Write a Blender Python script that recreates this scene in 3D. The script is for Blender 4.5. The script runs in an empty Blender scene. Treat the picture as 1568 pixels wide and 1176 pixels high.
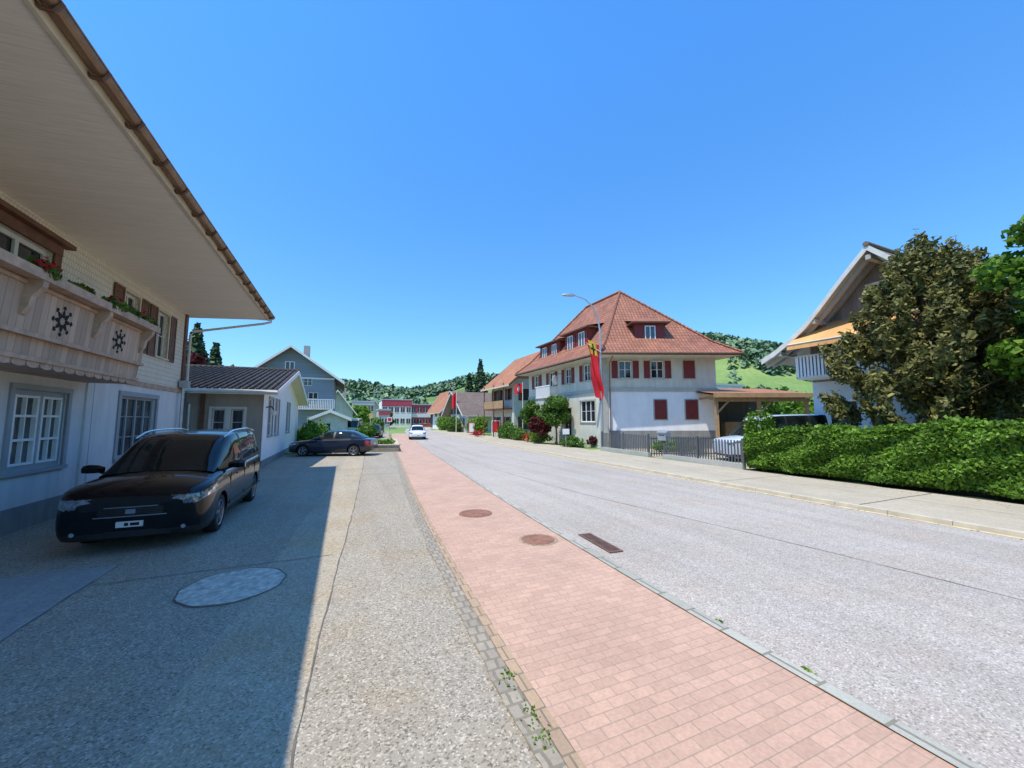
import bpy, math, random, bmesh
import numpy as np
from mathutils import Vector, Matrix
random.seed(7); rng=np.random.default_rng(7)
scene=bpy.context.scene
for a,b in (('view_transform','Standard'),('look','None')):
    setattr(scene.view_settings,a,b)
scene.view_settings.exposure=0

# ------------------------------------------------------------------ materials
def _new(name):
    m=bpy.data.materials.new(name); m.use_nodes=True
    nt=m.node_tree; bs=nt.nodes['Principled BSDF']
    return m,nt,nt.nodes,nt.links,bs
def ramp(N,stops):
    r=N.new('ShaderNodeValToRGB'); e=r.color_ramp.elements
    while len(e)<len(stops): e.new(.5)
    for i,(p,c) in enumerate(stops):
        e[i].position=p; e[i].color=(c[0],c[1],c[2],1)
    return r
def sc(c,k): return tuple(min(1,x*k) for x in c)
def coords(N,L,kind='Object',scale=(1,1,1)):
    t=N.new('ShaderNodeTexCoord'); mp=N.new('ShaderNodeMapping'); mp.inputs['Scale'].default_value=scale
    L.new(t.outputs[kind],mp.inputs[0]); return mp.outputs[0]
def noise(N,L,vec,scale,detail=4,rough=.6):
    n=N.new('ShaderNodeTexNoise'); n.inputs['Scale'].default_value=scale; n.inputs['Detail'].default_value=detail
    n.inputs['Roughness'].default_value=rough; L.new(vec,n.inputs['Vector']); return n.outputs['Fac']
def mix(N,L,fac,a,b,mode='MIX'):
    m=N.new('ShaderNodeMix'); m.data_type='RGBA'; m.blend_type=mode
    if isinstance(fac,(int,float)): m.inputs[0].default_value=fac
    else: L.new(fac,m.inputs[0])
    for k,x in ((6,a),(7,b)):
        if isinstance(x,tuple): m.inputs[k].default_value=(x[0],x[1],x[2],1)
        else: L.new(x,m.inputs[k])
    return m.outputs[2]
def bump(N,L,bs,h,strength,dist=.02):
    b=N.new('ShaderNodeBump'); b.inputs['Strength'].default_value=strength; b.inputs['Distance'].default_value=dist
    L.new(h,b.inputs['Height']); L.new(b.outputs[0],bs.inputs['Normal'])
def plain(name,col,rough=.7,var=.15,scale=2.5,bmp=0,metal=0,spec=.4,coat=0,dirt=0):
    m,nt,N,L,bs=_new(name)
    v=coords(N,L); f=noise(N,L,v,scale)
    r=ramp(N,[(.3,sc(col,1-var)),(.7,sc(col,1+var))]); L.new(f,r.inputs[0]); o=r.outputs[0]
    if dirt:
        v2=coords(N,L,'Object',(2.5,2.5,.35)); f3=noise(N,L,v2,1.2,5,.7); r3=ramp(N,[(.35,(1-dirt,1-dirt,1-dirt*1.1)),(.6,(1,1,1))]); L.new(f3,r3.inputs[0]); o=mix(N,L,1.0,o,r3.outputs[0],'MULTIPLY')
    L.new(o,bs.inputs['Base Color'])
    bs.inputs['Roughness'].default_value=rough; bs.inputs['Metallic'].default_value=metal
    bs.inputs['Specular IOR Level'].default_value=spec
    bs.inputs['Coat Weight'].default_value=coat; bs.inputs['Coat Roughness'].default_value=.03
    if bmp:
        f2=noise(N,L,v,scale*25,3); bump(N,L,bs,f2,bmp,.01)
    return m
def bricky(name,c1,c2,mortar,w,h,mort=.01,rough=.8,bmp=.5,offset=.5,var=.25,big=.7,kind='UV'):
    m,nt,N,L,bs=_new(name)
    v=coords(N,L,kind); b=N.new('ShaderNodeTexBrick'); L.new(v,b.inputs['Vector'])
    b.inputs['Color1'].default_value=(*c1,1); b.inputs['Color2'].default_value=(*c2,1); b.inputs['Mortar'].default_value=(*mortar,1)
    b.inputs['Scale'].default_value=1; b.inputs['Brick Width'].default_value=w; b.inputs['Row Height'].default_value=h
    b.inputs['Mortar Size'].default_value=mort; b.inputs['Mortar Smooth'].default_value=.3; b.offset=offset
    vo=coords(N,L); f=noise(N,L,vo,big,5,.7)
    r=ramp(N,[(.3,(1-var,)*3),(.7,(1,1,1))]); L.new(f,r.inputs[0])
    o=mix(N,L,1.0,b.outputs['Color'],r.outputs[0],'MULTIPLY')
    f2=noise(N,L,vo,40,3); r2=ramp(N,[(.3,(.82,.82,.82)),(.7,(1,1,1))]); L.new(f2,r2.inputs[0])
    o=mix(N,L,1.0,o,r2.outputs[0],'MULTIPLY')
    L.new(o,bs.inputs['Base Color']); bs.inputs['Roughness'].default_value=rough
    inv=N.new('ShaderNodeMath'); inv.operation='SUBTRACT'; inv.inputs[0].default_value=1; L.new(b.outputs['Fac'],inv.inputs[1])
    bump(N,L,bs,inv.outputs[0],bmp,.015)
    return m
def asphalt(name,dark,mid,light,speck=90,big=.35,tint=None,bmp=.25,stain=.85,streak=.92,spots=True):
    m,nt,N,L,bs=_new(name); v=coords(N,L)
    vo=N.new('ShaderNodeTexVoronoi'); vo.inputs['Scale'].default_value=speck; L.new(v,vo.inputs['Vector'])
    sep=N.new('ShaderNodeSeparateColor'); L.new(vo.outputs['Color'],sep.inputs[0])
    r=ramp(N,[(0,dark),(.3,mid),(.75,mid),(1,light)]); L.new(sep.outputs[0],r.inputs[0])
    f=noise(N,L,v,big,5,.65); r2=ramp(N,[(.3,(stain,stain*.99,stain*.98)),(.7,(1,1,1))]); L.new(f,r2.inputs[0])
    f3=noise(N,L,v,9,4,.75); r3=ramp(N,[(.3,(.86,.86,.86)),(.7,(1,1,1))]); L.new(f3,r3.inputs[0])
    vs_=coords(N,L,'Object',(2.2,.12,1)); f5=noise(N,L,vs_,1.0,3,.6); r5=ramp(N,[(.35,(streak,)*3),(.6,(1,1,1))]); L.new(f5,r5.inputs[0])
    o=mix(N,L,1.0,r.outputs[0],r2.outputs[0],'MULTIPLY'); o=mix(N,L,1.0,o,r3.outputs[0],'MULTIPLY'); o=mix(N,L,1.0,o,r5.outputs[0],'MULTIPLY')
    if tint: 
        f4=noise(N,L,v,.9,3); r4=ramp(N,[(.45,(0,0,0)),(.7,(1,1,1))]); L.new(f4,r4.inputs[0])
        o2=mix(N,L,1.0,o,tint,'MULTIPLY'); o=mix(N,L,r4.outputs[0],o,o2)
    if spots:
        v3=N.new('ShaderNodeTexVoronoi'); v3.inputs['Scale'].default_value=1.7; L.new(v,v3.inputs['Vector'])
        r6=ramp(N,[(.0,(.62,.62,.62)),(.035,(.80,.80,.80)),(.06,(1,1,1))]); L.new(v3.outputs['Distance'],r6.inputs[0]); o=mix(N,L,1.0,o,r6.outputs[0],'MULTIPLY')
    L.new(o,bs.inputs['Base Color']); bs.inputs['Roughness'].default_value=.9; bs.inputs['Specular IOR Level'].default_value=.2
    bump(N,L,bs,vo.outputs['Distance'],bmp,.005)
    return m
def boards(name,col,width,vertical=True,var=.12,rough=.7,dark=.45,line=.06,grain=True):
    m,nt,N,L,bs=_new(name); v=coords(N,L,'UV'); s=N.new('ShaderNodeSeparateXYZ'); L.new(v,s.inputs[0])
    a=s.outputs[0] if vertical else s.outputs[1]
    d=N.new('ShaderNodeMath'); d.operation='DIVIDE'; L.new(a,d.inputs[0]); d.inputs[1].default_value=width
    fr=N.new('ShaderNodeMath'); fr.operation='FRACT'; L.new(d.outputs[0],fr.inputs[0])
    fl=N.new('ShaderNodeMath'); fl.operation='FLOOR'; L.new(d.outputs[0],fl.inputs[0])
    wn=N.new('ShaderNodeTexWhiteNoise'); wn.noise_dimensions='1D'; L.new(fl.outputs[0],wn.inputs['W'])
    r=ramp(N,[(0,sc(col,1-var)),(1,sc(col,1+var))]); L.new(wn.outputs['Value'],r.inputs[0])
    r2=ramp(N,[(0,(dark,)*3),(line,(1,1,1))]); L.new(fr.outputs[0],r2.inputs[0])
    o=mix(N,L,1.0,r.outputs[0],r2.outputs[0],'MULTIPLY')
    vo=coords(N,L,'UV',(14,1,1) if vertical else (1,14,1)); f=noise(N,L,vo,2.5,4); r3=ramp(N,[(.3,(.82,.82,.82)),(.7,(1,1,1))]); L.new(f,r3.inputs[0])
    o=mix(N,L,1.0,o,r3.outputs[0],'MULTIPLY')
    L.new(o,bs.inputs['Base Color']); bs.inputs['Roughness'].default_value=rough
    bump(N,L,bs,r2.outputs[0],.4,.01)
    return m
def glass(name,col=(.02,.025,.03),var=.5,spec=.8):
    m,nt,N,L,bs=_new(name); v=coords(N,L); f=noise(N,L,v,1.3,3)
    r=ramp(N,[(.35,sc(col,1-var)),(.65,sc(col,1+var))]); L.new(f,r.inputs[0]); L.new(r.outputs[0],bs.inputs['Base Color'])
    bs.inputs['Roughness'].default_value=.03; bs.inputs['Specular IOR Level'].default_value=spec
    f2=noise(N,L,v,2.2,1); bump(N,L,bs,f2,.04,.05)
    return m
def foliage(name,c_dark,c_light,trans=.25,clump=1.2,cl=.6):
    m,nt,N,L,bs=_new(name)
    g=N.new('ShaderNodeNewGeometry'); r=ramp(N,[(0,c_dark),(.6,tuple((a+b)/2 for a,b in zip(c_dark,c_light))),(1,c_light)])
    L.new(g.outputs['Random Per Island'],r.inputs[0])
    v=coords(N,L); f=noise(N,L,v,clump,2); r2=ramp(N,[(.35,(cl,cl*1.05,cl)),(.65,(1.0,1.0,1.0))]); L.new(f,r2.inputs[0])
    o=mix(N,L,1.0,r.outputs[0],r2.outputs[0],'MULTIPLY')
    L.new(o,bs.inputs['Base Color']); bs.inputs['Roughness'].default_value=.55; bs.inputs['Specular IOR Level'].default_value=.25
    if trans>0:
        tr=N.new('ShaderNodeBsdfTranslucent'); L.new(o,tr.inputs[0]); ms=N.new('ShaderNodeMixShader'); ms.inputs[0].default_value=trans
        out=N['Material Output']; L.new(bs.outputs[0],ms.inputs[1]); L.new(tr.outputs[0],ms.inputs[2]); L.new(ms.outputs[0],out.inputs[0])
    return m

MT={}
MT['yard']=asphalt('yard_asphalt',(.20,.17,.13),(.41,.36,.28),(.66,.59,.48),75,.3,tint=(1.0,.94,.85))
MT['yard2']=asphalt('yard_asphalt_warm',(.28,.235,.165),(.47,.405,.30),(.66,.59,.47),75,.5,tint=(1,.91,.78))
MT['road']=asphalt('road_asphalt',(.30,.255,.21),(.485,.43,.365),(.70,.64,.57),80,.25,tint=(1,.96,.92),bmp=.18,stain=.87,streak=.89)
MT['walk']=asphalt('sidewalk_asphalt',(.42,.355,.25),(.53,.455,.335),(.62,.55,.43),80,.5)
MT['apron']=asphalt('apron_concrete',(.32,.31,.285),(.40,.39,.36),(.47,.46,.43),50,.8)
MT['pink']=bricky('pink_pavers',(.67,.42,.295),(.58,.365,.255),(.45,.31,.22),.20,.10,.005,bmp=.25,var=.20,big=1.1)
MT['stone']=bricky('kerb_stones',(.56,.53,.43),(.44,.43,.35),(.28,.25,.18),.14,.42,.014,bmp=.4)
MT['edge']=bricky('edge_stones',(.46,.39,.29),(.37,.31,.24),(.28,.24,.17),.1,.14,.014,bmp=.4,var=.25,big=3)
MT['orange']=bricky('edge_pavers',(.55,.38,.23),(.48,.33,.21),(.28,.22,.15),.1,.2,.008)
MT['kerb']=plain('kerb_concrete',(.52,.45,.33),.9,.15,3,.3)
MT['yellow']=plain('yellow_paint',(.64,.50,.25),.8,.2,4,.3)
MT['tar']=plain('tar_joint',(.16,.135,.105),.8,.3,9)
MT['iron']=plain('rusty_iron',(.29,.14,.09),.8,.3,14,.6)
MT['drain']=plain('drain_iron',(.17,.095,.07),.7,.3,14,.5)
MT['conc']=plain('manhole_concrete',(.62,.58,.48),.9,.38,11,.9)
MT['grass']=plain('grass',(.14,.25,.045),.95,.4,1.2,.6)
MT['plaster']=plain('white_plaster',(.70,.68,.66),.9,.05,1.2,.35,dirt=.14)
MT['plinth']=plain('grey_plinth',(.27,.265,.25),.9,.12,2,.4,dirt=.2)
MT['shingle']=bricky('white_shingles',(.84,.75,.60),(.77,.69,.56),(.46,.41,.33),.09,.14,.006,bmp=.6,var=.10)
MT['soffit']=boards('soffit_boards',(.88,.78,.64),.14,False,.025,.8,.70,.05)
MT['fascia']=plain('fascia_wood',(.62,.51,.36),.7,.12,3)
MT['copper']=plain('copper_gutter',(.27,.16,.09),.45,.25,5,metal=.4)
MT['brown']=plain('brown_wood',(.15,.065,.035),.6,.25,5)
MT['balc']=boards('balcony_boards',(.52,.36,.25),.15,True,.18,.75,.28,.08)
MT['balctrim']=plain('balcony_trim',(.50,.34,.24),.7,.2,6,dirt=.22)
MT['dark']=plain('dark_opening',(.015,.013,.012),.9,.2)
MT['greyframe']=plain('grey_painted_wood',(.30,.32,.34),.5,.1,3)
MT['white']=plain('white_paint',(.80,.79,.75),.5,.05,3)
MT['offwhite']=plain('offwhite_paint',(.64,.61,.54),.6,.1,3)
MT['glass']=glass('window_glass')
MT['glass2']=glass('window_glass_pale',(.07,.075,.075),.6)  # same glass with a paler grey base colour
MT['tile_red']=bricky('red_roof_tiles',(.54,.21,.115),(.40,.155,.09),(.20,.08,.05),.24,.34,.025,bmp=.9,var=.38,big=.9,offset=0)
MT['tile_orange']=bricky('orange_roof_tiles',(.62,.26,.12),(.50,.20,.09),(.28,.11,.06),.25,.36,.02,bmp=.8,var=.35)
MT['tile_dark']=bricky('dark_roof_tiles',(.12,.085,.065),(.07,.055,.045),(.025,.02,.018),.25,.36,.03,bmp=.9,var=.4)
MT['tile_brown']=bricky('brown_roof_tiles',(.26,.18,.13),(.20,.145,.11),(.10,.07,.055),.3,.36,.02,bmp=.6,var=.3)
MT['cream']=plain('cream_stucco',(.62,.60,.50),.9,.07,1.5,.3,dirt=.14)
MT['whitewall']=plain('white_stucco',(.85,.83,.80),.9,.04,1.5,.3,dirt=.08)
MT['shutter']=plain('red_shutters',(.21,.035,.03),.6,.12,4)
MT['quoin']=plain('grey_stone_trim',(.43,.42,.36),.85,.1,3)
MT['bluewood']=boards('blue_cladding',(.24,.30,.35),.18,False,.08,.7,.6,.1)
MT['darkwood']=boards('dark_cladding',(.10,.085,.075),.2,True,.2,.8,.4,.1)
MT['greywood']=boards('grey_wood',(.25,.22,.19),.16,True,.15,.8,.4,.08)
MT['woodbeam']=plain('warm_wood',(.40,.25,.12),.7,.2,4)
MT['annexwall']=plain('annex_render',(.38,.32,.26),.9,.12,1,.3,dirt=.2)
MT['lblue']=plain('pale_blue_wall',(.58,.65,.72),.85,.06,2,.2)
MT['steel']=plain('galvanised_steel',(.46,.48,.50),.4,.12,5,metal=.6)
MT['fence']=plain('fence_grey',(.09,.095,.10),.6,.1,5)
MT['awning']=boards('awning_fabric',(.80,.40,.14),.35,True,.18,.8,.8,.1)
MT['bark']=plain('bark',(.12,.085,.06),.95,.3,6,.8)
MT['chrome']=plain('chrome',(.7,.7,.72),.12,.05,3,metal=1)
MT['tyre']=plain('tyre_rubber',(.018,.018,.018),.85,.2,9)
MT['rim']=plain('alloy_rim',(.35,.36,.38),.3,.08,6,metal=.8)
MT['rimdark']=plain('dark_alloy',(.06,.06,.065),.35,.1,6,metal=.7)
MT['blackplastic']=plain('black_plastic',(.02,.02,.021),.5,.15,6)
MT['p_black']=plain('black_car_paint',(.004,.005,.0065),.25,.1,3,coat=.5,spec=.2)
MT['p_navy']=plain('dark_blue_car_paint',(.010,.015,.03),.3,.1,3,coat=.8)
MT['p_white']=plain('white_car_paint',(.72,.75,.78),.3,.04,3,coat=.8)
MT['p_blue']=plain('silver_blue_car_paint',(.54,.60,.67),.3,.05,3,coat=.8)
MT['p_yellow']=plain('yellow_van_paint',(.6,.5,.15),.3,.05,3,coat=.8)
MT['carglass']=glass('car_glass',(.010,.016,.015),.5,.36)
MT['headlamp']=plain('headlamp_lens',(.20,.23,.27),.06,.6,26,metal=.4,coat=1)
MT['lampin']=plain('headlamp_reflector',(.8,.82,.85),.1,.1,20,metal=.9,coat=1)
MT['tail']=plain('tail_lamp',(.35,.02,.02),.15,.1,5,coat=1)
MT['plate']=plain('number_plate',(.7,.7,.68),.4,.03,3)
MT['red']=plain('red_cloth',(.62,.02,.03),.8,.1,3)
MT['yel']=plain('yellow_cloth',(.75,.5,.03),.8,.1,3)
MT['blk']=plain('black_cloth',(.02,.02,.02),.8,.1,3)
MT['redfac']=plain('red_facade',(.50,.07,.09),.6,.1,2)
MT['greyfac']=plain('grey_facade',(.50,.49,.48),.6,.08,2)
MT['yelfac']=plain('yellow_facade',(.66,.50,.18),.8,.08,2)
MT['leaf_hedge']=foliage('hedge_leaves',(.055,.14,.012),(.28,.47,.045),.3,1.5)
MT['leaf_tree']=foliage('tree_leaves',(.05,.13,.02),(.20,.34,.05),.3,1.3)
MT['leaf_bright']=foliage('bright_leaves',(.08,.20,.02),(.30,.48,.055),.35,1.3)
MT['leaf_yew']=foliage('conifer_needles_brownish',(.08,.09,.026),(.42,.37,.11),.25,1.8,.55)
MT['leaf_fir']=foliage('fir_needles',(.025,.06,.022),(.08,.14,.05),.1,.8)
MT['leaf_red']=foliage('red_maple_leaves',(.06,.012,.014),(.20,.035,.035),.25,1.3)
MT['leaf_forest_hazy']=foliage('forest_leaves_hazy',(.10,.175,.11),(.24,.35,.17),0,.03,.75)  # bluish distance haze is mixed into the leaf colour
MT['flower_red']=foliage('red_flowers',(.35,.01,.02),(.7,.03,.05),.2,2)
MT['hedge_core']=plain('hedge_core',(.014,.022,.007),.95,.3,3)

# ------------------------------------------------------------------ mesh helpers
def auto_uv(me):
    uv=me.uv_layers.new(name='UVMap').data
    for p in me.polygons:
        n=p.normal
        if abs(n.z)>.985: u=Vector((1,0,0)); v=Vector((0,1,0))
        else:
            u=Vector((0,0,1)).cross(n).normalized(); v=n.cross(u)
            if (u.x+u.y*.37)<0: u=-u
            if v.z<0: v=-v
        for li in p.loop_indices:
            c=me.vertices[me.loops[li].vertex_index].co
            uv[li].uv=(c.dot(u),c.dot(v))
def empty(name,loc=(0,0,0),rz=0):
    e=bpy.data.objects.new(name,None); e.location=loc; e.rotation_euler=(0,0,rz); e.empty_display_size=.3
    scene.collection.objects.link(e); return e
class B:
    def __init__(s): s.v=[];s.f=[];s.m=[];s.mats=[]
    def mi(s,mat):
        mat=MT[mat] if isinstance(mat,str) else mat
        if mat not in s.mats: s.mats.append(mat)
        return s.mats.index(mat)
    def add(s,vs,fs,mat):
        k=len(s.v); i=s.mi(mat); s.v+= [tuple(x) for x in vs]
        for f in fs: s.f.append(tuple(k+j for j in f)); s.m.append(i)
    def poly(s,pts,mat): s.add(pts,[tuple(range(len(pts)))],mat)
    def box(s,fr,a0,a1,b0,b1,c0,c1,mat):
        vs=[fr(a,b,c) for c in (c0,c1) for a,b in ((a0,b0),(a1,b0),(a1,b1),(a0,b1))]
        s.add(vs,[(3,2,1,0),(4,5,6,7),(0,1,5,4),(1,2,6,5),(2,3,7,6),(3,0,4,7)],mat)
    def prism(s,pts,d,mat):
        n=len(pts); d=Vector(d); P=[Vector(p) for p in pts]; vs=P+[p+d for p in P]
        fs=[tuple(range(n))[::-1],tuple(range(n,2*n))]+[(i,(i+1)%n,n+(i+1)%n,n+i) for i in range(n)]
        s.add(vs,fs,mat)
    def tube(s,path,rad,mat,seg=8):
        P=[Vector(p) for p in path]; R=rad if isinstance(rad,(list,tuple)) else [rad]*len(P)
        vs=[];fs=[]
        for i,p in enumerate(P):
            t=(P[min(i+1,len(P)-1)]-P[max(i-1,0)]).normalized()
            ref=Vector((0,0,1)) if abs(t.z)<.9 else Vector((1,0,0))
            a=t.cross(ref).normalized(); b=t.cross(a)
            for k in range(seg):
                an=2*math.pi*k/seg; vs.append(p+(a*math.cos(an)+b*math.sin(an))*R[i])
        for i in range(len(P)-1):
            for k in range(seg):
                fs.append((i*seg+k,i*seg+(k+1)%seg,(i+1)*seg+(k+1)%seg,(i+1)*seg+k))
        fs.append(tuple(range(seg))[::-1]); fs.append(tuple((len(P)-1)*seg+k for k in range(seg)))
        s.add(vs,fs,mat)
    def lathe(s,fr,prof,mat,seg=24):
        vs=[];fs=[]
        for r,h in prof:
            for k in range(seg):
                an=2*math.pi*k/seg; vs.append(fr(r*math.cos(an),r*math.sin(an),h))
        for i in range(len(prof)-1):
            for k in range(seg): fs.append((i*seg+k,i*seg+(k+1)%seg,(i+1)*seg+(k+1)%seg,(i+1)*seg+k))
        s.add(vs,fs,mat)
    def obj(s,name,parent=None,smooth=False):
        if not s.v: return None
        me=bpy.data.meshes.new(name); me.from_pydata([tuple(x) for x in s.v],[],s.f); 
        for m in s.mats: me.materials.append(m)
        me.polygons.foreach_set('material_index',s.m); me.update()
        auto_uv(me)
        if smooth:
            me.shade_smooth(); me.set_sharp_from_angle(angle=math.radians(40))
        o=bpy.data.objects.new(name,me); scene.collection.objects.link(o)
        if parent: o.parent=parent
        return o
class Grp:
    def __init__(s,name,loc=(0,0,0),rz=0): s.e=empty(name,loc,rz); s.p={}
    def __getitem__(s,k):
        if k not in s.p: s.p[k]=B()
        return s.p[k]
    def done(s,smooth=()):
        for k,b in s.p.items(): b.obj(k,s.e,k in smooth)
        return s.e
def FR(o,u,n):
    ox,oy,oz=o; ul=math.hypot(*u); u=(u[0]/ul,u[1]/ul); nl=math.hypot(*n); n=(n[0]/nl,n[1]/nl)
    return lambda a,b,c:(ox+u[0]*a+n[0]*b, oy+u[1]*a+n[1]*b, oz+c)
W=FR((0,0,0),(1,0),(0,1))
def wall(b,fr,a0,a1,c0,c1,ops,mat,rev=.15):
    A=sorted({a0,a1,*[o[0] for o in ops],*[o[1] for o in ops]}); C=sorted({c0,c1,*[o[2] for o in ops],*[o[3] for o in ops]})
    for i in range(len(A)-1):
        for j in range(len(C)-1):
            am=(A[i]+A[i+1])/2; cm=(C[j]+C[j+1])/2
            if any(o[0]<am<o[1] and o[2]<cm<o[3] for o in ops): continue
            b.poly([fr(A[i],0,C[j]),fr(A[i+1],0,C[j]),fr(A[i+1],0,C[j+1]),fr(A[i],0,C[j+1])],mat)
    for o in ops:
        p=[(o[0],o[2]),(o[1],o[2]),(o[1],o[3]),(o[0],o[3])]
        for k in range(4):
            q=p[k]; r=p[(k+1)%4]
            b.poly([fr(q[0],0,q[1]),fr(r[0],0,r[1]),fr(r[0],-rev,r[1]),fr(q[0],-rev,q[1])],mat)
def window(g,fr,a0,a1,c0,c1,nx=2,nz=3,fm='white',gm='glass',dep=.1,fw=.055,trim=None,tw=.1,sill=True):
    F=g['window_frames']; G_=g['window_glass']
    G_.poly([fr(a0,-dep-.02,c0),fr(a1,-dep-.02,c0),fr(a1,-dep-.02,c1),fr(a0,-dep-.02,c1)],gm)
    F.box(fr,a0,a1,-dep-.015,-dep+.03,c0,c0+fw,fm); F.box(fr,a0,a1,-dep-.015,-dep+.03,c1-fw,c1,fm)
    for i in range(nx+1):
        x=a0+(a1-a0-fw)*i/nx; F.box(fr,x,x+fw,-dep-.012,-dep+.032,c0+fw,c1-fw,fm)
    for j in range(1,nz):
        z=c0+(c1-c0)*j/nz
        for i in range(nx):
            xa=a0+(a1-a0-fw)*i/nx+fw; xb=a0+(a1-a0-fw)*(i+1)/nx
            F.box(fr,xa,xb,-dep-.01,-dep+.02,z-.012,z+.012,fm)
    if trim:
        T=g['window_surrounds']
        T.box(fr,a0-tw,a0,-.01,.035,c0,c1,trim); T.box(fr,a1,a1+tw,-.01,.035,c0,c1,trim)
        T.box(fr,a0-tw,a1+tw,-.01,.045,c1,c1+tw,trim); T.box(fr,a0-tw,a1+tw,-.01,.07,c0-tw*.7,c0,trim)
    elif sill: g['window_surrounds'].box(fr,a0-.08,a1+.08,-.01,.07,c0-.07,c0,'quoin')
def shutter(g,fr,a0,a1,c0,c1,mat='shutter',slats=True,off=0.0):
    S=g['shutters']; S.box(fr,a0,a1,.012+off,.03+off,c0,c1,mat)
    S.box(fr,a0,a0+.05,.031+off,.052+off,c0,c1,mat); S.box(fr,a1-.05,a1,.031+off,.052+off,c0,c1,mat)
    for z in (c0,(c0+c1)/2-.03,c1-.06): S.box(fr,a0+.05,a1-.05,.031+off,.052+off,z,z+.06,mat)
    if slats:
        z=c0+.09
        while z<c1-.1:
            S.box(fr,a0+.05,a1-.05,.031+off,.043+off,z,z+.03,mat); z+=.075
def quads(name,C,U,V,mat,parent=None):
    n=len(C); P=np.empty((n,4,3)); P[:,0]=C-U-V; P[:,1]=C+U-V*.6; P[:,2]=C+U*.7+V; P[:,3]=C-U*.8+V*.8
    me=bpy.data.meshes.new(name); me.vertices.add(4*n); me.vertices.foreach_set('co',P.reshape(-1).astype(np.float32))
    me.loops.add(4*n); me.loops.foreach_set('vertex_index',np.arange(4*n,dtype=np.int32))
    me.polygons.add(n); me.polygons.foreach_set('loop_start',np.arange(0,4*n,4,dtype=np.int32))
    me.materials.append(MT[mat]); me.update(calc_edges=True); me.validate()
    o=bpy.data.objects.new(name,me); scene.collection.objects.link(o)
    if parent: o.parent=parent
    return o
def leaf_quads(name,C,Nrm,size,mat,parent=None,rand=.8,asp=.8):
    n=len(C); R=rng.normal(size=(n,3)); Nn=Nrm+R*rand; Nn/=np.linalg.norm(Nn,axis=1)[:,None]+1e-9
    T=rng.normal(size=(n,3)); U=np.cross(Nn,T); U/=np.linalg.norm(U,axis=1)[:,None]+1e-9; V=np.cross(Nn,U)
    s=(size*rng.uniform(.6,1.3,n))[:,None]
    return quads(name,C,U*s*.5,V*s*asp,mat,parent)
def blobs_pts(blobs,n,inner=.25):
    Bl=np.array(blobs,float); w=(Bl[:,3]*Bl[:,4]*Bl[:,5])**(2/3); idx=rng.choice(len(Bl),n,p=w/w.sum())
    d=rng.normal(size=(n,3)); d/=np.linalg.norm(d,axis=1)[:,None]; r=rng.uniform(inner,1,n)**.45
    r*=1+.16*np.sin(d[:,0]*7+idx)*np.cos(d[:,2]*6+idx*2)+.08*rng.normal(size=n)
    C=Bl[idx,:3]+d*r[:,None]*Bl[idx,3:6]; return C,d
def tree(name,x,y,h,cr,cz0,mat,n=6000,leaf=.14,nb=14,trunk=.14,squash=1.0,z0=0,bs=(.28,.5)):
    g=Grp(name); T=g['trunk']
    T.tube([(x,y,z0-.1),(x+.03,y,z0+cz0*.6),(x-.04,y+.05,z0+cz0+.2*(h-cz0)),(x,y,z0+h*.8)],[trunk,trunk*.8,trunk*.6,trunk*.2],'bark',8)
    bl=[]; cc=(cz0+h)/2; hh=(h-cz0)/2
    for i in range(nb):
        a=rng.uniform(0,6.28); q=rng.uniform(-.75,.8); rr=cr*math.sqrt(max(.05,1-q*q))*rng.uniform(.45,.8)
        bx,by,bz=x+math.cos(a)*rr,y+math.sin(a)*rr,z0+cc+q*hh; s=rng.uniform(*bs)*cr
        bl.append((bx,by,bz,s,s,s*.85*squash))
        T.tube([(x,y,z0+cz0*.8+.1*i/nb*h),((x+bx)/2,(y+by)/2,bz-.15*hh),(bx,by,bz)],[trunk*.4,trunk*.25,trunk*.08],'bark',5)
    bl.append((x,y,z0+cc,cr*.5,cr*.5,hh*.55))
    g.done(); C,d=blobs_pts(bl,n); leaf_quads('leaves',C,d,leaf,mat,g.e); return g.e
def fir(name,x,y,h,r,mat='leaf_fir',n=5000,leaf=.35,z0=0,cz=.06):
    g=Grp(name); g['trunk'].tube([(x,y,z0-.1),(x,y,z0+h*.95)],[r*.09,r*.015],'bark',7); g.done()
    t=1-np.sqrt(rng.uniform(0,1,n)); nl=h*1.0; lay=np.floor(t*nl)/nl; fr_=(t*nl)%1
    a=rng.uniform(0,2*np.pi,n); R=r*(1-lay)*(1-.35*fr_)*(0.7+.3*np.sin(a*6+lay*40))*rng.uniform(.3,1,n)**.6+.03
    z=z0+h*(cz+(1-cz)*t)-R*.22; C=np.stack([x+R*np.cos(a),y+R*np.sin(a),z],1)
    d=np.stack([np.cos(a),np.sin(a),np.full(n,.6)],1); leaf_quads('needles',C,d,leaf,mat,g.e,.6); return g.e
def bush(name,x,y,z,rx,ry,rz,mat,n=1800,leaf=.09,nb=7,parent=None):
    bl=[(x+rng.uniform(-.5,.5)*rx,y+rng.uniform(-.5,.5)*ry,z+rz*rng.uniform(.3,.75),rx*rng.uniform(.4,.7),ry*rng.uniform(.4,.7),rz*rng.uniform(.3,.5)) for _ in range(nb)]
    C,d=blobs_pts(bl,n); C[:,2]=np.maximum(C[:,2],z+.02); return leaf_quads(name,C,d,leaf,mat,parent)

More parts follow.
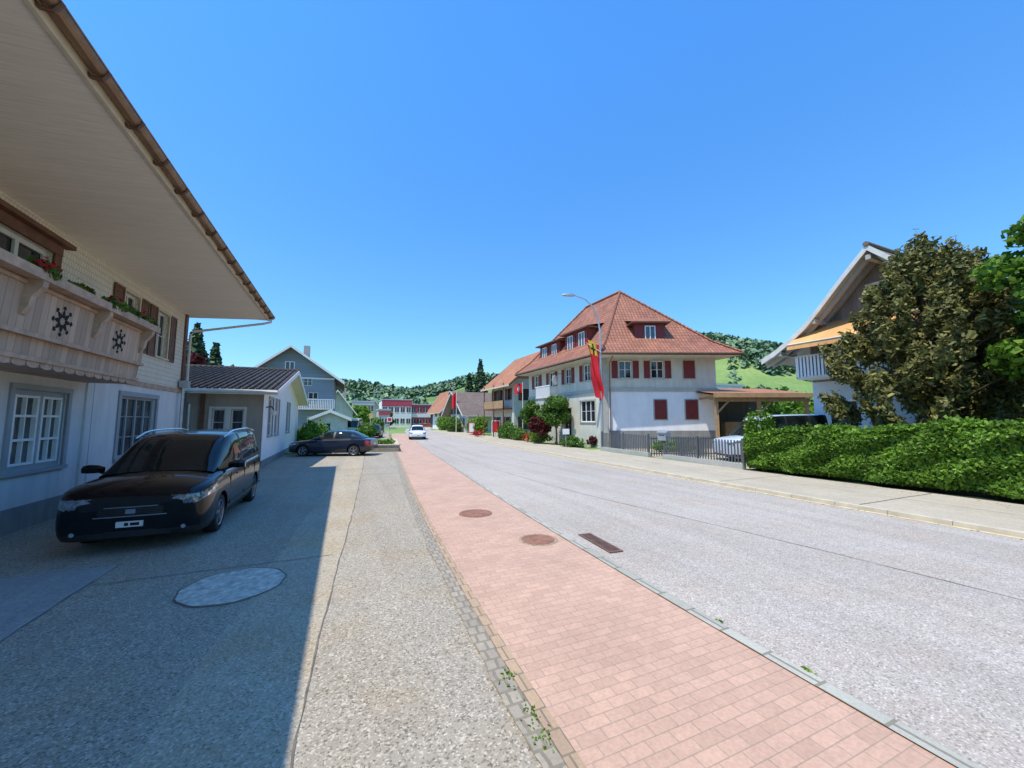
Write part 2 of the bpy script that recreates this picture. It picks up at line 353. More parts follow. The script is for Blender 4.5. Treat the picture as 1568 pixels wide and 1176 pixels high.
# ------------------------------------------------------------------ terrain
HU=[-400,0,300,345,400,520,600,650,690,720,760,820,900,1000,1040,1100,1160,1200,1300,1568,2000]
HV=[585,575,562,566,575,586,592,592,588,578,574,562,548,524,517,514,518,530,542,540,560]
def ridge(phi):
    psi=phi-math.radians(23.5)
    if abs(psi)>math.radians(70): return 30.
    u=784+589*math.tan(psi); v=np.interp(u,HU,HV); return max(5,2.05+(643-v)/591*300*math.cos(psi)-8)
phis=[math.radians(a) for a in range(0,360,2)]
Rs=[30,60,90,115,135,155,175,195,215,235,255,275,300,330,380,500,900,2000,4000]
HR=[ridge(((p+math.pi)%(2*math.pi))-math.pi) for p in phis]
def hz(i,r):
    t=min(1,max(0,(r-125)/175)); s=t*t*(3-2*t); p=phis[i]
    z=HR[i]*s*(1+.08*math.sin(p*9+r*.02)*(1-t))
    if t>0: z+=s*2*math.sin(p*23+r*.05)
    if r>300: z-= (r-300)*.05 if r<600 else 15
    return z
g=B(); vs=[(0,0,-.002)]
for r in Rs:
    for i,p in enumerate(phis): vs.append((r*math.sin(p),r*math.cos(p),(hz(i,r) if r>115 else -.002)))
n=len(phis); fs=[(0,1+i,1+(i+1)%n) for i in range(n)]
for k in range(len(Rs)-1):
    for i in range(n): fs.append((1+k*n+i,1+(k+1)*n+i,1+(k+1)*n+(i+1)%n,1+k*n+(i+1)%n))
m,nt,N,L,bs=_new('terrain_grass'); v=coords(N,L); f=noise(N,L,v,.012,3); r=ramp(N,[(.38,(.10,.17,.05)),(.5,(.18,.28,.07)),(.6,(.27,.36,.10))]); L.new(f,r.inputs[0])
f2=noise(N,L,v,.6,4); r2=ramp(N,[(.3,(.75,.75,.75)),(.7,(1,1,1))]); L.new(f2,r2.inputs[0]); o=mix(N,L,1.,r.outputs[0],r2.outputs[0],'MULTIPLY'); L.new(o,bs.inputs['Base Color']); bs.inputs['Roughness'].default_value=.95
MT['terrain']=m
g.add(vs,fs,'terrain'); g.obj('ground_terrain',smooth=True)
pts=[]
def terr(phi,r):
    t=(phi%(2*math.pi))/math.radians(2); i=int(t)%n; f=t-int(t); return hz(i,r)*(1-f)+hz((i+1)%n,r)*f
for k in range(10500):
    ph=math.radians(rng.uniform(-30,85)); top=rng.random()<.5; rr=rng.uniform(272,322) if top else rng.uniform(160,300)
    patch=math.sin(ph*11+1.3)+math.sin(rr*.045+ph*5)+.6*math.sin(ph*31+rr*.02)
    if not top:
        if ph>.75:
            if rr<232+20*math.sin(ph*17) and rng.random()>.03: continue
        elif patch<.5: continue
    pts.append((rr*math.sin(ph),rr*math.cos(ph),terr(ph,rr)-.5,rng.uniform(4.5,9),rng.random()<.5))
P=np.array(pts,float); m_=24; idx=np.repeat(np.arange(len(P)),m_); q=P[idx]; t=rng.uniform(0,1,len(idx)); a=rng.uniform(0,6.28,len(idx))
Rr=np.where(q[:,4]>.5,(1-t)*2.2,np.sqrt(np.maximum(.05,1-(2*t-1)**2))*2.8)*rng.uniform(.5,1,len(idx))
C=np.stack([q[:,0]+Rr*np.cos(a),q[:,1]+Rr*np.sin(a),q[:,2]+q[:,3]*(.05+.95*t)],1); d=np.stack([np.cos(a),np.sin(a),np.full(len(a),.9)],1)
leaf_quads('hill_forest_trees',C,d,1.6,'leaf_forest_hazy',None,.4)

# ------------------------------------------------------------------ roads
def ifn(pts):
    ys=np.array([p[0] for p in pts],float); xs=np.array([p[1] for p in pts],float)
    yy=np.arange(-14,130,.5); xx=np.interp(yy,ys,xs); k=np.ones(9)/9; xp=np.pad(xx,4,mode='edge'); xx=np.convolve(xp,k,'valid')
    return lambda y:float(np.interp(y,yy,xx))
LK=ifn([(-14,3.4),(2,3.43),(4.3,3.52),(7.1,3.68),(11.5,4.0),(17,4.5),(25,5.2),(33.5,6.0),(50,7.6),(70,9.9),(90,13),(105,19),(120,30)])
RK=ifn([(-14,11.0),(3,10.95),(7,10.95),(17.5,11.2),(31,12.1),(52,13.6),(70,15.2),(87,17.6),(100,23),(120,42)])
PL=lambda y:LK(y)-2.12
def strip(name,xl,xr,y0,y1,z,mat,step=1.,parent=None):
    n=max(2,int((y1-y0)/step)+1); ys=np.linspace(y0,y1,n); me=bpy.data.meshes.new(name); vs=[];fs=[];uv=[]
    s=0
    for i,y in enumerate(ys):
        a,b=xl(y),xr(y); vs+=[(a,y,z),(b,y,z)]; uv.append((s,b-a))
        if i<n-1: s+=math.hypot(ys[i+1]-y,xl(ys[i+1])-a)
    for i in range(n-1): fs.append((2*i,2*i+1,2*i+3,2*i+2))
    me.from_pydata(vs,[],fs); u=me.uv_layers.new(name='UVMap').data
    for p in me.polygons:
        for li in p.loop_indices:
            vi=me.loops[li].vertex_index; k=vi//2; u[li].uv=((0 if vi%2==0 else uv[k][1]),uv[k][0])
    me.materials.append(MT[mat]); o=bpy.data.objects.new(name,me); scene.collection.objects.link(o)
    if parent:o.parent=parent
    return o
c=lambda v:(lambda y:v)
nz1=np.cumsum(rng.normal(size=6000))*.004; nz1-=np.convolve(nz1,np.ones(200)/200,'same')
def jit(y,k=1): return float(np.interp((y+15)*40*k%5900,np.arange(6000),nz1))
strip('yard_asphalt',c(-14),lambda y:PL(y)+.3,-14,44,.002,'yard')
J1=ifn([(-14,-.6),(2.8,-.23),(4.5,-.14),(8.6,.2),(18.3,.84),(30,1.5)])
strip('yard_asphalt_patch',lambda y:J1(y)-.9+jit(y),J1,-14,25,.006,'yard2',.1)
strip('concrete_apron',c(-5.6),lambda y:-2.85,-14,7.4,.006,'apron')
strip('sidewalk_pavers',PL,LK,-14,60,.010,'pink',.5)
strip('edge_stones',lambda y:PL(y)-.21+jit(y)*.8,lambda y:PL(y)-.05,-14,26,.014,'edge',.03)
strip('edge_pavers_row',lambda y:PL(y)-.05,lambda y:PL(y)+.05,-14,26,.018,'orange',.5)
strip('road',LK,RK,-14,119,.006,'road',1)
strip('kerb_stones',lambda y:LK(y)-.06,lambda y:LK(y)+.07,-14,70,.022,'stone',.5)
strip('yellow_line',lambda y:RK(y)-.19,lambda y:RK(y)-.08,-14,70,.010,'yellow',.5)
strip('pavement_right',RK,lambda y:RK(y)+3.7,-14,75,.08,'walk',.5)
kb=B()
for y in np.arange(-14,74,.98):
    y2=y+.97; kb.add([(RK(y)-.06,y,.0),(RK(y)+.1,y,.0),(RK(y2)+.1,y2,0),(RK(y2)-.06,y2,0),(RK(y)-.05,y,.09),(RK(y)+.1,y,.092),(RK(y2)+.1,y2,.092),(RK(y2)-.05,y2,.09)],[(4,5,6,7),(0,1,5,4),(3,0,4,7),(2,3,7,6),(1,2,6,5)],'kerb')
kb.obj('kerb')
jt=Grp('tar_joints')
CJ=ifn([(-14,7.6),(2,7.2),(4.5,6.9),(9.2,6.1),(16,5.75),(32,6.7),(50,9),(70,12)])
def wob(f,w,amp=.35,k=1): 
    return (lambda y:f(y)-w*(.7+.5*math.sin(y*7.3+3*math.sin(y*2)))+amp*jit(y,k)),(lambda y:f(y)+w*(.7+.5*math.sin(y*5.1+1))+amp*jit(y,k))
for nm,f,y0,y1,w,zz in (('joint_yard',J1,-14,25,.009,.0085),('joint_road',CJ,-14,60,.016,.0085),('joint_apron',c(-2.85),-14,7.4,.009,.0085)):
    a,b=wob(f,w); strip(nm,a,b,y0,y1,zz,'tar',.06,jt.e)
a,b=wob(lambda y:RK(y)+2.0,.009); strip('joint_pavement',a,b,-14,40,.084,'tar',.15,jt.e)
X=jt['joint_cross']
for (x0,x1,y,w,z) in ((-2.8,PL(15.5)-.1,15.6,.013,.0125),(-2,PL(18)-.1,17.6,.013,.0125),(-2.8,-.1,6.65,.007,.0125),(RK(5)+.12,RK(5)+3.6,5.2,.012,.088),(RK(9)+.12,RK(9)+3.6,8.9,.010,.088)):
    k=np.linspace(x0,x1,60); 
    for i in range(59): 
        ya,yb=y+.6*jit(k[i]*3),y+.6*jit(k[i+1]*3); X.poly([(k[i],ya-w,z),(k[i+1],yb-w,z),(k[i+1],yb+w,z),(k[i],ya+w,z)],'tar')
jt.done()
def manhole(name,x,y,r,z,mat,ringmat):
    g=Grp(name); b=g['cover']; seg=40
    f=lambda a,b_,c_:(x+a,y+b_,z+c_)
    prof=[(0.001,.006)]
    rr=r*.1
    while rr<r*.78: prof+=[(rr,.006),(rr+.004,.002),(rr+.014,.002),(rr+.018,.006)]; rr+=r*.13
    prof+=[(r*.84,.006)]
    b.lathe(f,prof,mat,seg); g['ring'].lathe(f,[(r*.84,.001),(r*.87,.001),(r*.88,.007),(r,.007),(r+.01,-.01)],ringmat,seg)
    g.done(); return g
manhole('manhole_cover',2.72,8.25,.36,.012,'iron','iron')
manhole('manhole_cover',3.12,6.05,.33,.012,'iron','orange')
g=Grp('concrete_manhole'); g['cover'].lathe(lambda a,b,c_:(-1.18+a*(1+.02*math.sin(b*20)),5.95+b*(1+.015*math.sin(a*17)),.010+c_),[(.001,.004),(.3,.004),(.54,.004),(.555,-.006)],'conc',48)
g['rim'].lathe(lambda a,b,c_:(-1.18+a*(1+.02*math.sin(b*20)),5.95+b*(1+.015*math.sin(a*17)),.010+c_),[(.545,.0045),(.565,.003)],'tar',48); g.done()
g=Grp('storm_drain'); fr=FR((3.98,5.5,.012),(.08,1),(1,-.08))
g['frame'].box(fr,-.5,.5,-.12,-.09,0,.014,'drain'); g['frame'].box(fr,-.5,.5,.09,.12,0,.014,'drain'); g['frame'].box(fr,-.5,-.46,-.09,.09,0,.014,'drain'); g['frame'].box(fr,.46,.5,-.09,.09,0,.014,'drain')
g['frame'].box(fr,-.46,.46,-.09,.09,-.002,.002,'dark')
for k in range(17): g['grate'].box(fr,-.45+k*.054,-.422+k*.054,-.09,.09,.003,.012,'drain')
g.done()
C=[]
for k in range(80):
    y=rng.choice([2.35,2.6,3.0])+rng.normal()*.07; C.append((PL(y)-.09+rng.normal()*.03,y,.02+abs(rng.normal())*.006))
for k in range(26):
    y=rng.choice([2.1,2.9])+rng.normal()*.03; C.append((LK(y)+.08+rng.normal()*.01,y,.026+abs(rng.normal())*.005))
C=np.array(C); leaf_quads('grass_tufts',C,np.tile([0,0,.4],(len(C),1)),.016,'leaf_bright')
C=[]
for k in range(700):
    y=rng.uniform(-1,20); sd_=rng.integers(0,3)
    x=(RK(y)-.1-abs(rng.normal())*.12) if sd_==0 else ((-5.4+abs(rng.normal())*.15) if sd_==1 else 14.5-abs(rng.normal())*.35)
    C.append((x,y,{0:.013,1:.014,2:.09}[int(sd_)]))
C=np.array(C); leaf_quads('leaf_litter',C,np.tile([0,0,6.],(len(C),1)),.022,'leaf_yew')

# ------------------------------------------------------------------ left big house
h=Grp('farmhouse'); fr=FR((-5.5,0,0),(0,1),(1,0))
lo=[(9.95,11.45,1.1,2.62),(13.6,15.7,1.02,2.7),(5.0,6.6,1.1,2.62)]
wall(h['walls'],fr,-9,17.7,.45,3.1,lo,'plaster')
h['plinth'].box(fr,-9,17.7,-.05,.03,0,.45,'plinth')
up=[(8.3,10.55,4.0,5.4),(13.3,14.1,4.05,5.5),(15.3,16.15,4.05,5.5),(4.5,6.5,4.0,5.4)]
wall(h['upper_walls'],fr,-9,17.7,3.1,6.0,up,'shingle')
fe=FR((-5.5,17.7,0),(-1,0),(0,1)); wall(h['walls'],fe,0,9,0,6.0,[],'plaster')
h['walls'].poly([(-5.5,17.7,6),(-14.5,17.7,6),(-14.5,17.7,10.2)],'plaster')
h['corner_board'].box(fr,17.52,17.74,-.02,.05,3.1,5.95,'brown')
h['corner_board'].box(fr,-9,17.7,.0,.05,3.02,3.16,'balctrim')
for i,o in enumerate(lo):
    if i==1:
        window(h,fr,*o,nx=4,nz=3,fm='greyframe',gm='glass2',dep=.1,fw=.07,trim='greyframe',tw=.13)
    else:
        window(h,fr,*o,nx=2,nz=1,fm='greyframe',gm='glass2',dep=.07,fw=.1,trim='greyframe',tw=.1)
        a0,a1,c0,c1=o; F=h['casements']
        for s0,s1 in ((a0+.1,(a0+a1)/2-.02),((a0+a1)/2+.07,a1-.1)):
            for q in (0,1): 
                x=s0 if q==0 else s1-.05; F.box(fr,x,x+.05,-.09,-.02,c0+.1,c1-.1,'white')
            F.box(fr,(s0+s1)/2-.015,(s0+s1)/2+.015,-.09,-.03,c0+.15,c1-.15,'white')
            for z in (c0+.1,c0+.55,c0+1.0,c1-.15): F.box(fr,s0+.05,s1-.05,-.085,-.025,z,z+.045,'white')
for o in (up[0],up[3]):
    window(h,fr,*o,nx=3,nz=1,fm='offwhite',gm='glass',dep=.12,fw=.09,trim='brown',tw=.2)
    h['window_surrounds'].box(fr,o[0]-.35,o[1]+.35,-.01,.16,5.61,5.70,'brown')
for o in up[1:3]:
    window(h,fr,*o,nx=2,nz=2,fm='offwhite',gm='glass',dep=.12,fw=.06,trim='fascia',tw=.07)
    shutter(h,fr,o[0]-.55,o[0]-.08,4.0,5.55,'brown'); shutter(h,fr,o[1]+.08,o[1]+.55,4.0,5.55,'brown')
h['pilaster'].box(fr,12.05,12.28,.0,.04,.45,3.0,'plaster'); h['pilaster'].box(fr,12.3,12.34,.0,.03,.45,3.0,'greyframe')
R=h['roof']
R.poly([(-5.52,-9,5.92),(-2.98,-9,6.1),(-2.98,18.05,6.1),(-5.52,18.05,5.92)],'soffit')
R.poly([(-14.5,17.72,5.9),(-5.52,17.72,5.92),(-5.52,18.05,5.92),(-14.5,18.05,5.92)],'soffit')
R.poly([(-2.9,-9,6.28),(-2.9,18.08,6.28),(-14.5,18.08,11.2),(-14.5,-9,11.2)],'tile_dark')
R.poly([(-2.9,18.06,6.08),(-2.9,18.06,6.28),(-14.5,18.06,11.2),(-14.5,18.06,5.9)],'fascia')
R.box(W,-2.98,-2.93,-9,18.05,6.06,6.27,'fascia')
R.poly([(-14.5,-9,0),(-14.5,18,0),(-14.5,18,11.2),(-14.5,-9,11.2)],'plaster'); R.poly([(-14.5,-9,0),(-5.5,-9,0),(-5.5,-9,6),(-14.5,-9,11)],'plaster')
Gt=h['gutter']; seg=8
gp=[]; 
for k in range(seg+1):
    an=math.pi+math.pi*k/seg; gp.append((-2.84+.085*math.cos(an),6.22+.085*math.sin(an)))
for k in range(seg):
    Gt.poly([(gp[k][0],-9,gp[k][1]),(gp[k+1][0],-9,gp[k+1][1]),(gp[k+1][0],18.1,gp[k+1][1]),(gp[k][0],18.1,gp[k][1])],'copper')
Gt.tube([(-2.755,-9,6.225),(-2.755,18.1,6.225)],.014,'copper',6)
for y in np.arange(-8.6,18.2,.85): Gt.tube([(-2.96,y,6.17),(-2.90,y,6.10),(-2.80,y,6.10),(-2.74,y,6.21)],.024,'brown',6)
Gt.tube([(-2.84,17.95,6.14),(-2.86,17.95,6.0),(-3.1,17.9,5.9),(-5.25,17.75,5.35),(-5.36,17.7,5.2),(-5.36,17.7,3.4)],.045,'offwhite',8)
Gt.tube([(-5.36,17.4,3.3),(-5.36,17.4,.2)],.05,'steel',8)
Gt.box(W,-5.45,-5.2,17.28,17.55,3.2,3.45,'steel')
bl=h['balcony']; y0,y1=-2,12.0
bl.box(W,-5.5,-4.62,y0,y1,2.9,3.02,'balctrim')
def par(y,z): return -4.63+.10*(z-2.9)/1.4
for (za,zb,off,mt) in ((3.0,3.36,0.0,'balc'),(3.36,4.12,.05,'balc')):
    xa,xb=par(0,za)+off,par(0,zb)+off
    bl.poly([(xa,y0,za),(xa,y1,za),(xb,y1,zb),(xb,y0,zb)],mt); bl.poly([(xa-.03,y0,za),(xa-.03,y1,za),(xb-.03,y1,zb),(xb-.03,y0,zb)],mt)
for k in range(int((y1-y0)/.3)):
    ya=y0+k*.3; pts=[(par(0,3.0)+.012,ya+.01,3.05)]+[(par(0,2.9)+.012,ya+.15-.14*math.cos(q*math.pi/6),2.94-.06*math.sin(q*math.pi/6)) for q in range(7)]+[(par(0,3.0)+.012,ya+.29,3.05)]
    bl.prism(pts,(.02,0,0),'balctrim')
bl.box(W,par(0,3.36)-.02,par(0,3.36)+.10,y0,y1+.02,3.34,3.41,'balctrim')
bl.box(W,par(0,4.12)-.03,par(0,4.12)+.08,y0,y1+.04,4.10,4.16,'balctrim')
bl.box(W,par(0,4.2)-.04,par(0,4.2)+.27,y0,y1+.12,4.18,4.22,'balctrim')
bl.box(W,par(0,4.2)+.23,par(0,4.2)+.265,y0,y1+.12,4.22,4.33,'balctrim')
bl.box(W,par(0,3)+.02,par(0,3)+.055,y0,y1,2.98,3.05,'balctrim')
bl.poly([(-5.5,y1,2.9),(par(0,2.9),y1,2.9),(par(0,4.12)+.05,y1,4.12),(-5.5,y1,4.12)],'balc')
br=h['balcony_brackets']
for y in np.arange(y0+1,y1+.1,1.83):
    x=par(0,3.8)+.02; br.prism([(x-.02,y-.05,3.62),(x+.05,y-.05,3.64),(x+.11,y-.05,3.77),(x+.14,y-.05,3.93),(x+.25,y-.05,4.08),(x+.26,y-.05,4.18),(x-.0,y-.05,4.18)],(0,.11,0),'balctrim')
    yc=y-.92; zc=3.74
    for k in range(8):
        an=k*math.pi/4; 
        for rr,ra,rb in ((.13,.075,.032),(.235,.035,.035)):
            cy,cz=yc+rr*math.cos(an),zc+rr*math.sin(an); pts=[]
            for q in range(10):
                t=q*2*math.pi/10; uu=ra*math.cos(t); vv=rb*math.sin(t)*(1.2-.6*math.cos(t)); yy=cy+uu*math.cos(an)-vv*math.sin(an); zz=cz+uu*math.sin(an)+vv*math.cos(an); pts.append((par(0,zz)+.054,yy,zz))
            h['balcony_fretwork'].poly(pts,'dark')
h.done()
for k,y in enumerate((8.2,9.3,10.2,11.0,11.8,6.5)):
    x=par(0,4.3)+.1; bush('geranium_leaves',x,y,4.2,.22,.42,.28,'leaf_tree',420,.06,6,h.e)
    bush('geranium_flowers',x+.05,y,4.28,.2,.4,.26,'flower_red',14 if k!=0 else 40,.045,5,h.e)

# ------------------------------------------------------------------ annex
a=Grp('annex_building'); f1=FR((-3.2,0,0),(0,1),(1,0)); f2=FR((0,19.5,0),(1,0),(0,-1))
ow=[(20.7,21.9,1.3,3.05),(22.6,23.8,1.3,3.05),(26.8,28.2,1.3,3.05)]
wall(a['walls'],f1,19.5,33,.3,3.4,ow,'whitewall'); a['walls'].poly([(-3.2,19.5,3.4),(-3.2,33,3.4),(-3.2,26.3,4.75)],'whitewall')
a['plinth'].box(f1,19.5,33,-.02,.03,0,.3,'plinth')
for o in ow: window(a,f1,*o,nx=2,nz=3,fm='offwhite',gm='glass',trim='greyframe',tw=.08)
sw=[(-5.0,-4.55,1.4,2.5),(-4.35,-3.9,1.4,2.5),(-8.2,-7.0,0.1,2.2)]
wall(a['side_walls'],f2,-12,-3.2,0,3.4,sw,'annexwall')
for o in sw[:2]: window(a,f2,*o,nx=1,nz=2,fm='offwhite',gm='glass',trim='offwhite',tw=.1)
window(a,f2,*sw[2],nx=2,nz=1,fm='brown',gm='glass')
a['side_walls'].box(f2,-5.4,-5.25,0,.08,0,3.3,'brown'); a['side_walls'].box(f2,-12,-3.2,0,.06,3.2,3.38,'greyframe')
r=a['roof']
for (ya,za,yb,zb) in ((18.8,3.28,26.3,4.98),(33.7,3.28,26.3,4.98)):
    r.poly([(-2.6,ya,za),(-2.6,yb,zb),(-12,yb,zb),(-12,ya,za)],'tile_dark')
    r.poly([(-2.6,ya,za-.14),(-2.6,yb,zb-.14),(-12,yb,zb-.14),(-12,ya,za-.14)],'soffit')
    r.prism([(-2.62,ya,za-.2),(-2.62,yb,zb-.2),(-2.62,yb,zb+.03),(-2.62,ya,za+.03)],(.05,0,0),'white')
r.box(W,-12,-2.62,18.76,18.8,3.1,3.3,'white'); r.tube([(-12,18.7,3.2),(-2.6,18.7,3.2)],.06,'offwhite',8)
r.tube([(-12,26.3,5.01),(-2.55,26.3,5.01)],.09,'tile_dark',8)
for x in np.arange(-12,-2.6,.24): r.tube([(x,18.78,3.33),(x,26.3,5.02)],.045,'tile_dark',5)
a['downpipe'].tube([(-5.6,18.7,3.15),(-5.7,19.0,2.9),(-5.72,19.35,2.7),(-5.72,19.4,.1)],.05,'steel',8)
a['wall_lamp'].tube([(-3.2,20.1,2.6),(-3.0,20.1,2.65),(-2.9,20.1,2.5)],.03,'blackplastic',6)
a['wall_lamp'].lathe(lambda x,y,z:(-2.9+x,20.1+y,2.3+z),[(.02,.2),(.12,.12),(.1,-.03),(.02,-.05)],'offwhite',12)
a.done()

# ------------------------------------------------------------------ generic gable house
def gable_house(name,x0,x1,y0,y1,ze,za,wallm,roofm,axis='y',gablem=None,ov=.8,wins=(),fm='white',shut=None,lower=None,apx=None,chim=False):
    g=Grp(name); gablem=gablem or wallm
    zm=3.0 if lower else 0
    xm=apx if apx is not None else ((x0+x1)/2 if axis=='y' else (y0+y1)/2)
    F={'s':FR((0,y0,0),(1,0),(0,-1)),'w':FR((x0,0,0),(0,1),(-1,0)),'e':FR((x1,0,0),(0,1),(1,0)),'n':FR((0,y1,0),(1,0),(0,1))}
    for k,(a0,a1) in {'s':(x0,x1),'w':(y0,y1),'e':(y0,y1),'n':(x0,x1)}.items():
        ops=[w[1:5] for w in wins if w[0]==k]; lowops=[o for o in ops if o[3]<=zm]; upops=[o for o in ops if o[3]>zm]
        if lower: wall(g['walls'],F[k],a0,a1,0,zm,lowops,lower,.12)
        wall(g['walls'],F[k],a0,a1,zm,ze,[o for o in upops if o[3]<=ze],wallm,.12)
        for o in ops:
            if o[3]<=ze: window(g,F[k],*o,nx=2,nz=2,fm=fm,dep=.09)
            else:
                g['window_glass'].box(F[k],o[0],o[1],.0,.02,o[2],o[3],'glass'); 
                for q in (o[0],(o[0]+o[1])/2,o[1]): g['window_frames'].box(F[k],q-.04,q+.04,.0,.05,o[2],o[3],fm)
                for q in (o[2],o[3]): g['window_frames'].box(F[k],o[0]-.04,o[1]+.04,.0,.055,q-.04,q+.04,fm)
            if shut:
                w=(o[1]-o[0])/2; shutter(g,F[k],o[0]-w-.04,o[0]-.04,o[2],o[3],shut,False); shutter(g,F[k],o[1]+.04,o[1]+w+.04,o[2],o[3],shut,False)
    R=g['roof']; 
    if axis=='y':
        for xe in (x0,x1):
            sg=-1 if xe==x0 else 1; s=(za-ze)/abs(xe-xm); X=xe+sg*ov; Z=ze-s*ov
            R.poly([(X,y0-ov,Z+.2),(xm,y0-ov,za+.2),(xm,y1+ov,za+.2),(X,y1+ov,Z+.2)],roofm)
            R.poly([(X,y0-ov,Z+.03),(xm,y0-ov,za+.03),(xm,y1+ov,za+.03),(X,y1+ov,Z+.03)],'greywood')
            for yy in (y0-ov-.04,y1+ov): R.prism([(X,yy,Z-.03),(xm,yy,za-.03),(xm,yy,za+.23),(X,yy,Z+.23)],(0,.04,0),fm)
            R.box(W,X-.03,X+.03,y0-ov,y1+ov,Z,Z+.19,'fascia')
        for yy in (y0,y1): g['gables'].poly([(x0,yy,ze),(x1,yy,ze),(xm,yy,za)],gablem)
        if chim: g['chimney'].box(W,xm+.8,xm+1.4,y0+3,y0+3.6,za-1,za+.9,'quoin')
    else:
        for ye in (y0,y1):
            sg=-1 if ye==y0 else 1; s=(za-ze)/abs(ye-xm); Y=ye+sg*ov; Z=ze-s*ov
            R.poly([(x0-ov,Y,Z+.2),(x0-ov,xm,za+.2),(x1+ov,xm,za+.2),(x1+ov,Y,Z+.2)],roofm)
            R.poly([(x0-ov,Y,Z+.03),(x0-ov,xm,za+.03),(x1+ov,xm,za+.03),(x1+ov,Y,Z+.03)],'greywood')
            for xx in (x0-ov-.04,x1+ov): R.prism([(xx,Y,Z-.03),(xx,xm,za-.03),(xx,xm,za+.23),(xx,Y,Z+.23)],(.04,0,0),fm)
            R.box(W,x0-ov,x1+ov,Y-.03,Y+.03,Z,Z+.19,'fascia')
        for xx in (x0,x1): g['gables'].poly([(xx,y0,ze),(xx,y1,ze),(xx,xm,za)],gablem)
        if chim: g['chimney'].box(W,x0+3,x0+3.6,xm+.8,xm+1.4,za-1,za+.9,'quoin')
    return g
g=gable_house('blue_house',-8.8,-1.1,45,56,6.5,9.4,'bluewood','tile_brown',gablem='bluewood',ov=1.0,apx=-5.2,chim=True,lower='bluewood',
  wins=[('s',-4.0,-3.2,5.6,6.45),('s',-3.5,-2.6,3.6,4.9),('s',-6.3,-5.4,3.6,4.9),('s',-3.5,-2.5,.9,2.4),('s',-6.3,-5.4,.9,2.4),('s',-5.7,-4.9,7.0,8.0)],fm='white')
fb=FR((0,45,0),(1,0),(0,-1)); bb=g['balcony']; bb.box(fb,-4.4,-1.1,0,1.1,3.1,3.2,'offwhite')
for x in np.arange(-4.4,-1.0,.16): bb.box(fb,x,x+.08,1.04,1.08,3.2,4.1,'white')
bb.box(fb,-4.45,-1.05,1.02,1.1,4.1,4.17,'white'); bb.box(fb,-1.3,-1.15,.95,1.1,0,3.1,'white'); bb.box(fb,-4.4,-4.25,.95,1.1,0,3.1,'white'); g['balcony'].box(fb,-8.8,-1.1,0,.04,6.3,6.45,'white')
g.done()
g=gable_house('orange_roof_chalet',17.0,25.5,38.5,45.5,6.6,9.9,'cream','tile_orange',ov=1.1,fm='brown',shut='brown',apx=20.8,gablem='woodbeam',
  wins=[('w',39.6,40.5,4.3,5.6),('w',41.9,42.8,4.3,5.6),('w',44,44.9,4.3,5.6),('w',40,41,1.0,2.4),('w',43,44,1.0,2.4),('s',18.0,18.9,4.2,5.5),('s',20.2,21.1,4.2,5.5),('s',18,19,1,2.4)])
fw_=FR((17.0,0,0),(0,1),(-1,0)); bb=g['balcony']; bb.box(fw_,39,45.4,0,1.1,3.2,3.35,'brown'); bb.box(fw_,39,45.4,1.05,1.1,3.35,4.2,'woodbeam'); bb.box(fw_,39,39.12,1,1.1,0,6.1,'brown'); bb.box(fw_,42,42.12,1,1.1,0,6.1,'brown'); bb.box(fw_,45.3,45.4,1,1.1,0,6.1,'brown')
g.done()
gable_house('low_brown_chalet',17.8,27,58,69,3.4,6.6,'darkwood','tile_brown',axis='x',ov=1.4,fm='offwhite',wins=[('w',60,61.2,1,2.4),('w',64,65.2,1,2.4),('s',19,20,1,2.4),('s',22,23,1,2.4)],lower='cream').done()
gable_house('orange_roof_house',19,26,80,90,4.4,7.8,'whitewall','tile_orange',ov=1,fm='white',shut='shutter',wins=[('w',82,83,2.8,4.0),('w',86,87,2.8,4.0),('s',20.5,21.5,2.8,4)]).done()
gable_house('brown_gable_house',21.5,27,96,105,5,9.2,'darkwood','tile_orange',ov=1,fm='white',wins=[('w',98,99,2.8,4.0),('s',23,24,2.8,4)]).done()
gable_house('dark_roof_house',-3.8,1.4,76,84,3.8,7.2,'cream','tile_orange',ov=.8,wins=[('s',-2.6,-1.7,1.2,2.5),('s',-.4,.5,1.2,2.5)],chim=True).done()
gable_house('garden_shed',-2.5,.3,36.5,39.5,2.1,2.7,'offwhite','tile_brown',axis='y',ov=.3,wins=[('s',-1.8,-1.0,1.1,1.8)]).done()
def flat(name,x0,x1,y0,y1,z,m1,band=None,zb=None,wn=4):
    g=Grp(name); g['walls'].box(W,x0,x1,y0,y1,0,z,m1); g['roof'].box(W,x0-.15,x1+.15,y0-.15,y1+.15,z,z+.25,'greyfac')
    f=FR((0,y0,0),(1,0),(0,-1))
    if band: g['bands'].box(f,x0-.05,x1+.05,0,.08,zb[0],zb[1],band)
    w=(x1-x0)/wn
    for i in range(wn):
        for c0 in ((1.0,) if z<5 else (1.0,4.2)):
            g['window_glass'].box(f,x0+w*i+w*.15,x0+w*i+w*.85,.0,.03,c0,c0+1.4,'glass2'); g['window_frames'].box(f,x0+w*i+w*.5-.04,x0+w*i+w*.5+.04,.03,.06,c0,c0+1.4,'white')
            g['window_frames'].box(f,x0+w*i+w*.15,x0+w*i+w*.85,.0,.06,c0-.08,c0-.001,'white')
    g.done()
flat('red_modern_building',9.5,17.5,112,122,7.6,'whitewall','redfac',(5.8,7.6),5)
flat('white_modern_building',17.6,26,114,124,6.4,'redfac','white',(2.8,3.9),5)
flat('yellow_building',1.8,7,104,112,6.6,'yelfac','greyfac',(5.8,6.6),3)
flat('grey_hall',7.5,10,96,104,4.4,'greyfac','redfac',(3.2,4.1),2)
flat('white_flat_building',35,43.5,31,41,6.0,'whitewall',None,None,3)
gable_house('far_house',6.5,11,128,134,4.6,8,'cream','tile_orange',ov=.8).done()
